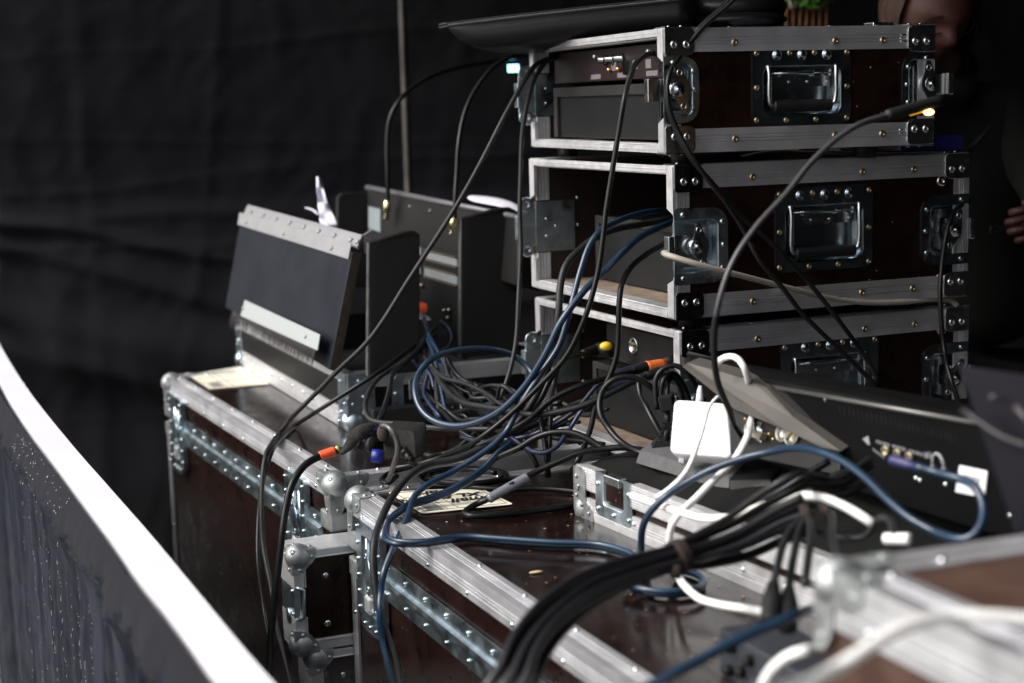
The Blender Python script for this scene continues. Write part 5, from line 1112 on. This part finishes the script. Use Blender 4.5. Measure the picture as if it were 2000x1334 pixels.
cb('violet blue cable hanging in a deep loop over the near edge of the rear trunk', [(1300, 730, 2.52), (1227, 745, 2.48), (1187, 763, 2.47), (1160, 782, 2.46), (1135, 803, 2.45), (1120, 827, 2.45), (1104, 850, 2.44), (1090, 870, 2.43), (1067, 883, 2.43), (1045, 883, 2.44), (1028, 874, 2.46), (1007, 860, 2.48), (985, 845, 2.52)], VIOC, .0036)
plx = thing('cable', 'black cable with a ribbed plug and orange boot entering the bottom rack case', 'cable', at(1260, 720, 2.5), 0, GC)
mb = MB(); mb.tube(catmull([at(*p) for p in ((1240, 722, 2.49), (1215, 730, 2.48), (1180, 740, 2.47), (1130, 755, 2.46), (1092, 772, 2.46), (1062, 793, 2.46), (1030, 822, 2.47), (995, 842, 2.49), (960, 860, 2.52), (930, 872, 2.54))], .008), .0048, 10); wpart('cable_run', mb, BLKC, plx)
mb = MB(); a, b = at(1228, 727, 2.492), at(1266, 716, 2.505); mb.tube([a.lerp(b, k / 24) for k in range(25)], lambda f: .0056 + .0028 * f + .0010 * (1 if int(f * 24) % 2 else -1), 12); wpart('ribbed_relief', mb, RUBBER, plx)
mb = MB(); a, b = at(1264, 717, 2.503), at(1298, 710, 2.515); mb.tube([a, a.lerp(b, .1), a.lerp(b, .8), b], lambda f: .0098 - .002 * f, 14); wpart('orange_boot', mb, ORANGE2, plx)
mb = MB(); a, b = at(1298, 710, 2.515), at(1322, 700, 2.53); mb.tube([a, b], .0085, 14); wpart('plug_shell', mb, RUBBER, plx)
cb('thick black cable from the bottom rack case crossing the tangle towards the mixer case', [(1305, 728, 2.50), (1275, 733, 2.49), (1230, 749, 2.47), (1205, 762, 2.46), (1167, 780, 2.45), (1130, 795, 2.45), (1080, 806, 2.46), (1042, 810, 2.48), (1000, 803, 2.52), (955, 796, 2.58), (905, 786, 2.66), (880, 770, 2.72), (860, 745, 2.80), (842, 715, 2.88), (820, 685, 2.98), (806, 660, 3.08)], GREYC, .0048)
mb = MB(); a, b = at(1255, 738, 2.478), at(1290, 726, 2.49); mb.tube([a.lerp(b, k / 20) for k in range(21)], lambda f: .0060 + .002 * f + .0010 * (1 if int(f * 20) % 2 else -1), 12); tag(mb.build('ribbed_plug', RUBBER), 'ribbed black plug just below the orange booted one', 'plug')
cb('black cable looping in a tall C shape in front of the bottom rack case box', [(1300, 792, 2.40), (1286, 772, 2.39), (1267, 752, 2.38), (1245, 740, 2.38), (1222, 736, 2.38), (1200, 741, 2.38), (1180, 758, 2.38), (1171, 785, 2.37), (1174, 812, 2.36), (1190, 838, 2.35), (1213, 863, 2.33), (1242, 880, 2.32), (1262, 888, 2.31)], BLKC, .0047)
cb('black cable bending into an arch above the front trunk far edge', [(950, 912, 2.47), (957, 902, 2.46), (972, 893, 2.45), (1015, 874, 2.43), (1042, 857, 2.42), (1072, 846, 2.41), (1110, 844, 2.40), (1140, 853, 2.39), (1172, 872, 2.38), (1190, 884, 2.37)], BLKC, .0046)
sl = thing('cable', 'black cable with a clear plastic sleeve making a hairpin on the front trunk lid', 'cable', at(990, 950, 2.3), 0, GC)
P = [at(*p) for p in ((1260, 880, 2.33), (1215, 874, 2.335), (1180, 877, 2.34), (1135, 884, 2.34), (1090, 902, 2.34), (1052, 919, 2.34), (1028, 932, 2.335), (990, 952, 2.32), (957, 973, .018), (930, 985, .008), (912, 996, .0048), (908, 1003, .0046), (918, 1007, .0046), (945, 1007, .0046), (1000, 1003, .0046), (1060, 996, .0046), (1108, 989, .0046), (1135, 984, .0046))]
mb = MB(); mb.tube(catmull(P, .006), .0047, 12); wpart('cable_run', mb, BLKC, sl)
mb = MB(); a, b = at(955, 974, 2.308), at(1029, 932, 2.333); mb.tube([a, a.lerp(b, .02), a.lerp(b, .5), a.lerp(b, .98), b], .0070, 14); wpart('clear_sleeve', mb, CLEAR, sl)
cb('black cable lying straight across the front trunk lid behind the label', [(1140, 962, .0045), (1111, 958, .0045), (1060, 954, .0045), (985, 955, .0045), (940, 953, .0045), (890, 949, .0045), (845, 947, .0045), (824, 940, .006), (821, 931, .010), (835, 925, .014)], BLKC, .0043)
P = []
for k in range(46):
    a = -1.0 + k * .29; P.append((908 + (84 - .35 * k) * math.cos(a), 930 + (17 - .1 * k) * math.sin(a), .0045 + .00022 * k))
cb('black cable coiled in flat ovals on the back edge of the front trunk', P, BLKC, .0042)
cb('light grey cable rising from the power plug and bending down again', [(745, 832, 2.50), (755, 832, 2.49), (766, 841, 2.48), (774, 857, 2.48), (777, 882, 2.48), (768, 912, 2.49), (759, 939, .01)], mat('glossy_grey_cable', (.06, .06, .062), .25), .0045)
cb('black cable curving from the mixer case round to the back of the power plug', [(850, 655, 3.02), (810, 690, 2.93), (775, 715, 2.88), (742, 736, 2.84), (722, 762, 2.80), (713, 795, 2.76), (721, 817, 2.73), (742, 825, 2.71), (770, 827, 2.69), (805, 831, 2.67), (867, 837, 2.64), (920, 838, 2.62), (960, 838, 2.6)], GREYC, .0045)
cb('dark cable hanging from the mixer case in front of its corner plate', [(840, 650, 3.02), (815, 685, 2.93), (792, 708, 2.88), (766, 732, 2.83), (760, 765, 2.80), (750, 798, 2.77), (738, 828, 2.74), (733, 845, .006)], BLKC, .0050)
for lb, m_, r_, pp in (('upper of two grey cables fanning right from the mixer case', GREYC, .0040, [(812, 672, 3.0), (840, 712, 2.88), (868, 738, 2.80), (905, 748, 2.74), (942, 764, 2.68), (980, 790, 2.60), (1010, 806, 2.55)]),
    ('lower of two grey cables fanning right from the mixer case', GREYC, .0040, [(822, 690, 2.96), (850, 726, 2.88), (880, 755, 2.80), (905, 780, 2.72), (935, 800, 2.65), (965, 812, 2.60)]),
    ('matt grey cable dropping straight down in front of the mixer case latch', GREYC, .0050, [(826, 668, 3.0), (845, 705, 2.92), (852, 740, 2.86), (854, 775, 2.82), (858, 805, 2.80), (866, 830, .02)]),
    ('pale blue cable hanging down from between the cheek boards', BLUEC, .0040, [(828, 620, 3.05), (838, 655, 2.98), (855, 686, 2.92), (868, 710, 2.88), (878, 733, 2.85), (890, 770, 2.8)]),
    ('blue cable falling over the mixer case rail to the trunk', BLUEC, .0040, [(832, 655, 3.0), (848, 695, 2.90), (855, 725, 2.86), (861, 755, 2.83), (867, 785, 2.80), (874, 815, 2.77)]),
    ('violet blue cable twisting behind the round blue loop', VIOC, .0036, [(805, 700, 2.95), (822, 720, 2.90), (835, 722, 2.88), (832, 745, 2.86), (828, 766, 2.84), (840, 790, 2.80), (860, 814, 2.76), (872, 826, .01)]),
    ('violet cable stub ending behind the matt grey cable', VIOC, .0032, [(812, 708, 2.92), (832, 722, 2.88), (842, 735, 2.86), (848, 760, 2.84)]),
    ('small grey cable loop lying under the round blue loop', GREYC, .0040, [(862, 822, .006), (875, 814, .012), (890, 810, .016), (908, 810, .014), (914, 817, .008), (912, 824, .006)]),
    ('dark blue cable curling inside the mixer case', VIOC, .0036, [(860, 628, 3.2), (876, 640, 3.15), (883, 660, 3.12), (876, 678, 3.1), (860, 686, 3.1), (850, 696, 3.05)]),
    ('black cable coil end arching on the rear trunk lid', BLKC, .0042, [(860, 798, 2.74), (880, 820, 2.68), (905, 846, 2.62), (935, 860, 2.60), (975, 862, 2.60)]),
    ('grey cable running flat behind the round blue loop', GREYC, .0042, [(905, 790, 2.70), (935, 800, 2.66), (975, 812, 2.60), (1000, 830, 2.56), (1015, 838, 2.55)]),
    ('black cable lying along the near edge of the rear trunk', BLKC, .0042, [(850, 830, .03), (885, 838, .03), (925, 852, .02), (960, 858, .012), (1000, 850, .02), (1055, 838, .05), (1110, 812, .10)]),
    ('black cable hanging down from the tangle over the rear trunk end, left of two', BLKC, .0040, [(1055, 800, 2.52), (1058, 830, 2.50), (1063, 860, 2.49), (1068, 900, 2.48), (1072, 930, 2.5)]),
    ('black cable hanging down from the tangle over the rear trunk end, right of two', BLKC, .0042, [(1075, 790, 2.52), (1075, 830, 2.50), (1073, 870, 2.49), (1070, 905, 2.49), (1068, 930, 2.5)]),
    ('black cable bending down onto the rear trunk edge beside the arch', BLKC, .0042, [(985, 848, 2.52), (1006, 860, 2.50), (1025, 872, 2.48), (1040, 892, 2.47), (1050, 912, 2.47)]),
    ('grey cable lying on the sill of the bottom rack case', GREYC, .0038, [(1005, 832, 2.6), (1050, 848, 2.56), (1095, 857, 2.52), (1140, 862, 2.5), (1180, 868, 2.47)]),
    ('black cable climbing along the left upright of the bottom rack case', BLKC, .0045, [(1160, 690, 2.80), (1130, 692, 2.76), (1105, 700, 2.70), (1088, 722, 2.66), (1080, 760, 2.64), (1072, 800, 2.60), (1060, 835, 2.55)]),
    ('dark cable in the tangle just right of the rising grey cable', BLKC, .0050, [(1100, 700, 2.56), (1075, 740, 2.55), (1055, 780, 2.54), (1030, 812, 2.53), (1000, 845, 2.53), (985, 870, 2.53)]),
    ('grey cable crossing low behind the blue strands', GREYC, .0040, [(1180, 770, 2.56), (1120, 790, 2.56), (1080, 812, 2.55), (1040, 832, 2.54), (1000, 850, 2.53), (975, 858, 2.53)]),
    ('black cable dropping from the bottom rack case to the white rail of the tray', BLKC, .0045, [(1305, 470, 2.72), (1295, 477, 2.66), (1262, 497, 2.56), (1230, 525, 2.50), (1214, 557, 2.47), (1209, 600, 2.46), (1208, 645, 2.46), (1204, 695, 2.46), (1192, 732, 2.46), (1176, 765, 2.46), (1163, 795, 2.45), (1154, 835, 2.43), (1140, 875, 2.41), (1127, 902, 2.40), (1118, 918, 2.42)]),
    ('black cable arching from the trunk label over to the tray corner', BLKC, .0040, [(1095, 985, .0045), (1060, 992, .0045), (1010, 1000, .0045)]) if False else (None,) * 4,
    ('black cable running from behind the C loop down to the ribbed plug', BLKC, .0046, [(1262, 730, 2.44), (1248, 745, 2.42), (1250, 768, 2.41), (1261, 792, 2.39), (1278, 825, 2.37), (1296, 856, 2.36), (1306, 872, 2.36)])):
    if lb: cb(lb, pp, m_, r=r_)
# thin leads buried in the pile
for k in range(20):
    x0 = random.uniform(830, 900); y0 = random.uniform(690, 800); x1 = random.uniform(1000, 1180); y1 = random.uniform(770, 870); P = []
    for i in range(7):
        f_ = i / 6; x = x0 + (x1 - x0) * f_ + random.gauss(0, 10); y = y0 + (y1 - y0) * f_ + random.gauss(0, 12) + 34 * math.sin(f_ * math.pi) * random.uniform(.2, 1); fl_ = at(x, y, .006); dfl = (fl_ - Vector((0, 0, CAMZ))).dot(FW)
        P.append((x, y, min(dfl, 2.86 - .30 * f_ + random.gauss(0, .02))))
    cable('thin cable buried deep in the dark tangle between the mixer case and the rack stack', P, random.choice((BLKC, GREYC, BLKC, BLKC, GREYC, BLUEC)), r=random.uniform(.0030, .0042), group='thin leads buried in the tangle')
# yellow tabbed power plug in the bottom rack case
t = thing('power_plug', 'black power plug with a yellow tab in the bottom rack case', 'plug', at(1170, 685, 2.8)); mb = MB(); a, b = at(1138, 690, 2.78), at(1168, 683, 2.82); mb.tube([a.lerp(b, k / 14) for k in range(15)], lambda f: .006 + .004 * f + .0008 * (1 if int(f * 14) % 2 else -1), 10)
mb.tube([b, at(1195, 684, 2.80)], .013, 8); wpart('plug_body', mb, RUBBER, t); mb = MB(); mb.sphere(at(1184, 676, 2.785), .0095, 12, (1.2, .8, .8)); wpart('yellow_tab', mb, YELLOW, t)
# charger leads and Y plug
for k, pp in enumerate(([(1283, 800, 2.33), (1280, 765, 2.33), (1281, 740, 2.33), (1293, 722, 2.33), (1318, 714, 2.33), (1340, 726, 2.33), (1356, 748, 2.34), (1372, 772, 2.35)], [(1292, 800, 2.33), (1291, 765, 2.33), (1297, 740, 2.33), (1313, 729, 2.34), (1330, 744, 2.35), (1343, 772, 2.36), (1350, 800, 2.36)], [(1306, 800, 2.33), (1303, 765, 2.33), (1306, 742, 2.34), (1318, 738, 2.35), (1328, 758, 2.36), (1332, 790, 2.36)])):
    cb('%s arched black lead of three behind the white charger block' % ('outer', 'middle', 'inner')[k], pp, BLKC, r=.0040)
t = thing('splitter_plug', 'black splitter block with a slotted strain relief left of the charger block', 'plug', at(1300, 830, 2.3))
mb = MB(); A5 = [at(1284, 776, 2.31), at(1312, 772, 2.31), at(1316, 802, 2.31), at(1290, 806, 2.31)]; mb = slab(A5, Vector((.006, .022, 0))); wpart('splitter_block', mb, RUBBER, t, .002)
mb = MB(); mb.tube([at(1303, 804, 2.32), at(1304, 828, 2.315)], .0048, 10)
for k in range(9): a = at(1304 - k * .5, 826 + k * 4.2, 2.31); mb.box(a.x - .0095 + (.005 if k % 2 else 0), a.x + .0095 - (0 if k % 2 else .005), a.y - .004, a.y + .004, a.z - .0012, a.z + .0012)
mb.tube([at(1304, 826, 2.313), at(1299, 864, 2.305)], .0042, 10)
a, b = at(1299, 862, 2.30), at(1290, 884, 2.30); mb.loft([[a + Vector((-.013, 0, 0)), a + Vector((.013, 0, 0)), a + Vector((.013, .02, 0)), a + Vector((-.013, .02, 0))], [b + Vector((-.016, 0, 0)), b + Vector((.020, 0, 0)), b + Vector((.020, .03, 0)), b + Vector((-.016, .03, 0))]]); wpart('strain_relief', mb, RUBBER, t)
cb('thin white lead falling in front of the white charger block', [(1409, 776, 2.14), (1401, 775, 2.125), (1387, 792, 2.12), (1377, 822, 2.10), (1370, 848, 2.09), (1363, 868, 2.08), (1352, 897, 2.06), (1338, 924, 2.05), (1317, 947, 2.04), (1297, 963, 2.04), (1284, 970, 2.05)], WCABLE, r=lambda f: .0016 + .0022 * min(1, f * 1.2))
cb('white cable climbing from the tray side to the console sockets', [(1470, 812, 2.10), (1466, 826, 2.07), (1462, 846, 2.03), (1456, 862, 2.01), (1444, 884, 2.00), (1430, 904, 2.01), (1412, 922, 2.00), (1385, 947, 1.98), (1355, 977, 1.97), (1330, 1000, 1.96), (1315, 1020, 1.96), (1308, 1045, 1.97), (1308, 1075, 1.98), (1314, 1105, 1.99), (1324, 1125, 1.93), (1340, 1147, 1.86), (1366, 1169, 1.82), (1407, 1181, 1.77), (1450, 1188, 1.72), (1492, 1195, 1.68)], WCABLE, r=.0046)
cb('white cable lying on the tray rail and arching right to the plug tangle', [(1235, 968, 2.10), (1262, 978, 2.06), (1296, 989, 2.01), (1333, 1002, 1.96), (1375, 1012, 1.92), (1420, 1011, 1.88), (1460, 1000, 1.84), (1500, 984, 1.80), (1545, 971, 1.77), (1590, 969, 1.74), (1620, 976, 1.72), (1659, 994, 1.70), (1690, 1013, 1.68), (1706, 1024, 1.68)], WCABLE, r=.0050)
cb('short white cable bow over the console ridge behind the gooseneck', [(1400, 712, 2.10), (1408, 702, 2.09), (1425, 696, 2.08), (1440, 700, 2.07), (1452, 715, 2.06), (1459, 735, 2.07), (1462, 748, 2.09)], WCABLE, r=.0042)
cb('thick white cable crossing the near trunk corner at the lower right', [(1560, 1360, .98), (1593, 1334, .99), (1628, 1309, 1.0), (1666, 1285, 1.01), (1703, 1260, 1.02), (1740, 1238, 1.03), (1775, 1222, 1.04), (1814, 1211, 1.05), (1860, 1204, 1.06), (1910, 1203, 1.06), (2010, 1211, 1.06), (2080, 1222, 1.06)], WCABLE, r=.0046)
cb('white cable bow emerging left of the near trunk post', [(1480, 1380, 1.30), (1492, 1334, 1.30), (1513, 1303, 1.29), (1540, 1282, 1.28), (1566, 1273, 1.27), (1600, 1268, 1.32), (1640, 1268, 1.5)], WCABLE, r=.0045)
cb('blue cable rising from the lower edge to the near trunk post', [(1240, 1352, 1.36), (1289, 1330, 1.37), (1330, 1308, 1.38), (1370, 1288, 1.39), (1415, 1262, 1.40), (1462, 1240, 1.41), (1505, 1221, 1.42), (1548, 1204, 1.43), (1600, 1186, 1.6)], BLUEC, r=.0050)
cb('cream cable drooping across the middle rack case side from its latch', [(1296, 494, 2.45), (1307, 499, 2.405), (1342, 510, 2.395), (1380, 521, 2.40), (1430, 534, 2.42), (1480, 547, 2.45), (1550, 565, 2.49), (1625, 583, 2.54), (1700, 591, 2.58), (1775, 589, 2.62), (1830, 584, 2.65), (1860, 588, 2.67), (1870, 598, 2.67)], CREAMC, r=.0046)
cb('left strand of the black pair falling from the top edge across the rack case sides', [(1446, -25, 2.40), (1432, 0, 2.40), (1376, 50, 2.40), (1330, 106, 2.40), (1309, 140, 2.39), (1304, 165, 2.385), (1306, 205, 2.385), (1320, 247, 2.39), (1350, 304, 2.39), (1392, 363, 2.40), (1422, 402, 2.41), (1451, 448, 2.42), (1481, 505, 2.42), (1526, 559, 2.43), (1565, 610, 2.44), (1610, 655, 2.45), (1660, 702, 2.46), (1715, 757, 2.47)], BLKC, r=.0038)
cb('right strand of the black pair falling from the top edge across the rack case sides', [(1436, -25, 2.41), (1422, 2, 2.41), (1368, 52, 2.41), (1324, 106, 2.41), (1302, 142, 2.40), (1299, 165, 2.40), (1303, 205, 2.395), (1318, 250, 2.40), (1346, 304, 2.40), (1390, 356, 2.41), (1425, 395, 2.42), (1460, 434, 2.43), (1520, 487, 2.44), (1568, 538, 2.46), (1610, 589, 2.47), (1649, 640, 2.48), (1685, 690, 2.50), (1716, 745, 2.50)], BLKC, r=.0038)
cb('black cable wedged in the right latch of the middle rack case and hanging down', [(1890, 392, 2.66), (1877, 400, 2.64), (1858, 424, 2.62), (1848, 460, 2.61), (1841, 505, 2.61), (1836, 565, 2.60), (1838, 625, 2.60), (1844, 680, 2.60), (1850, 715, 2.58), (1862, 755, 2.56), (1878, 800, 2.5)], BLKC, r=lambda f: .0055 - .0015 * min(1, f * 5))
cb('dark cable bowing out left from the tent pole down to the left brass plug', [(1030, 108, 3.9), (960, 120, 3.8), (890, 133, 3.7), (830, 155, 3.62), (785, 190, 3.58), (762, 230, 3.57), (756, 280, 3.57), (757, 340, 3.57), (758, 395, 3.58)], BLKC, r=.0048)
cb('dark cable bowing down from the top rack case to the right brass plug', [(1030, 104, 3.3), (1000, 110, 3.25), (965, 130, 3.22), (932, 170, 3.2), (908, 220, 3.18), (896, 280, 3.16), (892, 340, 3.15), (889, 390, 3.14), (888, 430, 3.14)], BLKC, r=.0045)
# multicore bundle held by velcro
BN = 'strands of the thick black multicore bundle'
cen = [(960, 1430, 1.42), (985, 1360, 1.42), (1011, 1318, 1.43), (1035, 1262, 1.46), (1078, 1207, 1.50), (1148, 1153, 1.56), (1222, 1120, 1.61), (1315, 1090, 1.66), (1370, 1075, 1.68), (1444, 1048, 1.70), (1518, 1008, 1.71), (1574, 985, 1.71)]
offs = [(-1.0, 0), (-.62, .012), (-.25, -.003), (.15, .010), (.55, .0), (.9, .010), (.35, -.012)]
nm_ = ('outermost upper', 'second', 'third', 'fourth', 'fifth', 'lowest', 'front middle')
for k, (o, dd) in enumerate(offs):
    P = []
    for i, (x, y, d) in enumerate(cen):
        j0 = cen[max(0, i - 1)]; j1 = cen[min(len(cen) - 1, i + 1)]; tx, ty = j1[0] - j0[0], j1[1] - j0[1]; L_ = math.hypot(tx, ty)
        wdt = 46 - 22 * min(1, i / 7) if i < 8 else 24 + 9 * (i - 7); wob = 3.0 * math.sin(i * 1.1 + k * 2)
        P.append((x + ty / L_ * -(o * wdt + wob) * -1 * -1, y + tx / L_ * (o * wdt + wob), d + dd))
    if k in (0, 1, 3): P += [(1640 + k * 8, 935 + k * 8, 1.80), (1700, 895 + k * 14, 1.84)]
    cable('%s strand of the black cable bundle tied with velcro over the front trunk' % nm_[k], P, BLKC if k % 2 else STRAND, r=.0040 + .0005 * (k % 3), group=BN)
mb = MB(); a, b = at(1318, 1090, 1.663), at(1332, 1085, 1.668); mb.tube([a, a.lerp(b, .1), a.lerp(b, .9), b], .0185, 18); mb.tube([at(1322, 1107, 1.645), at(1319, 1128, 1.64)], .006, 8); tag(mb.build('velcro_tie', RUST), 'brown black velcro tie around the multicore bundle', 'cable tie')
for k, (pp, plug) in enumerate((([(1575, 1003, 1.72), (1550, 1030, 1.68), (1531, 1060, 1.62), (1519, 1105, 1.56), (1511, 1140, 1.54)], ((1511, 1138, 1.54), (1504, 1215, 1.50))), ([(1580, 1000, 1.71), (1562, 1035, 1.67), (1551, 1082, 1.60), (1543, 1132, 1.56), (1541, 1160, 1.54)], ((1541, 1150, 1.545), (1538, 1225, 1.5))), ([(1566, 985, 1.71), (1580, 1010, 1.68), (1584, 1043, 1.62), (1578, 1095, 1.56), (1572, 1140, 1.5)], None), ([(1600, 985, 1.72), (1622, 1002, 1.70), (1625, 1043, 1.64), (1632, 1080, 1.58), (1640, 1115, 1.5)], None))):
    t = thing('cable', ('leftmost', 'second', 'third', 'rightmost')[k] + ' of four dark leads dropping from the bundle beside the near trunk corner', 'cable', at(*pp[0]), 0, 'leads dropping from the bundle')
    mb = MB(); mb.tube(catmull([at(*p) for p in pp], .008), .0042, 10); wpart('cable_run', mb, GREYC, t)
    if plug:
        mb = MB(); a, b = at(*plug[0]), at(*plug[1]); mb.tube([a.lerp(b, q / 20) for q in range(21)], lambda f: (.0050 + .0045 * min(1, f * 2.2)) + (.0006 if int(f * 20) % 2 and f < .45 else 0), 14); wpart('plug', mb, RUBBER, t)
    else:
        mb = MB(); a = at(*pp[0]); b = at(*pp[1]); mb.tube([a.lerp(b, .3), a.lerp(b, 1.0)], .0056, 10); wpart('brown_velcro_wrap', mb, RUST, t)
cb('short grey lead curling to the white plug before the console', [(1706, 1024, 1.68), (1722, 1012, 1.67), (1737, 1016, 1.66), (1745, 1035, 1.63), (1748, 1050, 1.61)], GREYC, r=.0045)
cb('grey lead drooping from the bundle towards the white plug', [(1600, 1040, 1.70), (1650, 1052, 1.68), (1690, 1048, 1.67), (1706, 1026, 1.68)], GREYC, r=.0036)
for k, pp in enumerate(([(1474, 985, 1.96), (1520, 962, 1.93), (1568, 932, 1.92), (1620, 900, 1.92)], [(1500, 1000, 1.92), (1560, 968, 1.88), (1620, 935, 1.86), (1665, 915, 1.86)])):
    cb(('upper' if k == 0 else 'lower') + ' dark cable slanting through the shaded tray towards the console', pp, BLKC, r=.0045)
# ------------------------------------------------------------------ power connector wrapped in velcro with blue rings
t = thing('power_connector', 'black power connector block with blue ring and velcro wrap on the rear trunk', 'connector', at(760, 870, 2.58))
A6 = [at(742, 838, 2.56), at(808, 842, 2.56), at(812, 900, 2.52), at(748, 898, 2.50)]; mb = slab(A6, Vector((.02, .045, .006))); wpart('moulded_block', mb, mat('worn_black_moulding', (.018, .017, .016), .5, var=.4, vscale=40, bump=.4, bscale=120), t, .005)
mb = MB(); a, b = at(735, 868, 2.53), at(695, 868, 2.56)
mb.tube([a.lerp(b, q / 20) for q in range(21)], lambda f: (.017, .017, .0165, .013, .013, .015, .015, .012, .0115, .0095, .0105, .0095)[min(11, int(f * 12))], 18); wpart('threaded_neck', mb, RUBBER, t)
mb = MB(); a, b = at(737, 850, 2.535), at(709, 850, 2.55); mb.tube([a, a.lerp(b, .2), a.lerp(b, .8), b], .0135, 14); a, b = at(726, 890, 2.52), at(748, 892, 2.52); mb.tube([a, b], .011, 14); wpart('blue_ring', mb, BLUEP, t)
mb = MB(); sp = catmull([at(662, 884, 2.535), at(672, 868, 2.53), at(683, 846, 2.525), at(700, 832, 2.52), at(722, 828, 2.525), at(740, 834, 2.54)], .004)
rings = []
for i, p in enumerate(sp):
    f_ = i / (len(sp) - 1); w_ = .006 + .016 * math.sin(min(1, f_ * 1.9) * 1.57) - .010 * max(0, f_ - .6) / .4; tn = (sp[min(i + 1, len(sp) - 1)] - sp[max(i - 1, 0)]).normalized(); dn = Vector((.25, .1, -1)).normalized(); dn = (dn - tn * dn.dot(tn)).normalized()
    rings.append([p, p + dn * w_ + Vector((0, -.004, 0)), p + dn * w_ + Vector((0, .004, 0)), p + Vector((0, .006, 0))])
mb.loft(rings, True, True, True); wpart('velcro_strap', mb, VELCRO, t)
mb = MB(); mb.sphere(at(748, 846, 2.525), .013, 12, (.75, .6, 1.1)); wpart('velcro_end', mb, mat('brown_velcro_end', (.045, .032, .026), .9, bump=.8, bscale=300), t)
mb = MB(); mb.tube(catmull([at(787, 878, 2.50), at(796, 888, 2.50), at(804, 900, 2.49), at(815, 912, .005)], .006), lambda f: .0075 if f < .2 else .0048, 12); wpart('outgoing_lead', mb, BLKC, t)
# dark bar shaped socket strip behind the tangle
a = at(765, 805, 2.9); t = thing('socket_strip', 'long black socket strip lying on the rear trunk behind the tangled cables', 'socket strip', at(735, 845, .0), R(22))
mb = MB(); mb.box(0, .34, .02, .10, .001, .040); part('housing', mb, mat('strip_housing', (.022, .020, .019), .55, var=.3, vscale=20), t, bev=.004)
mb = MB()
for k in range(4): mb.lathe((.05 + k * .08, .060, .040), (0, 0, 1), [(.021, -.001), (.021, .0015), (.0195, .0015), (.0185, -.0005)], 20)
part('socket_rims', mb, GREYCOAT, t)
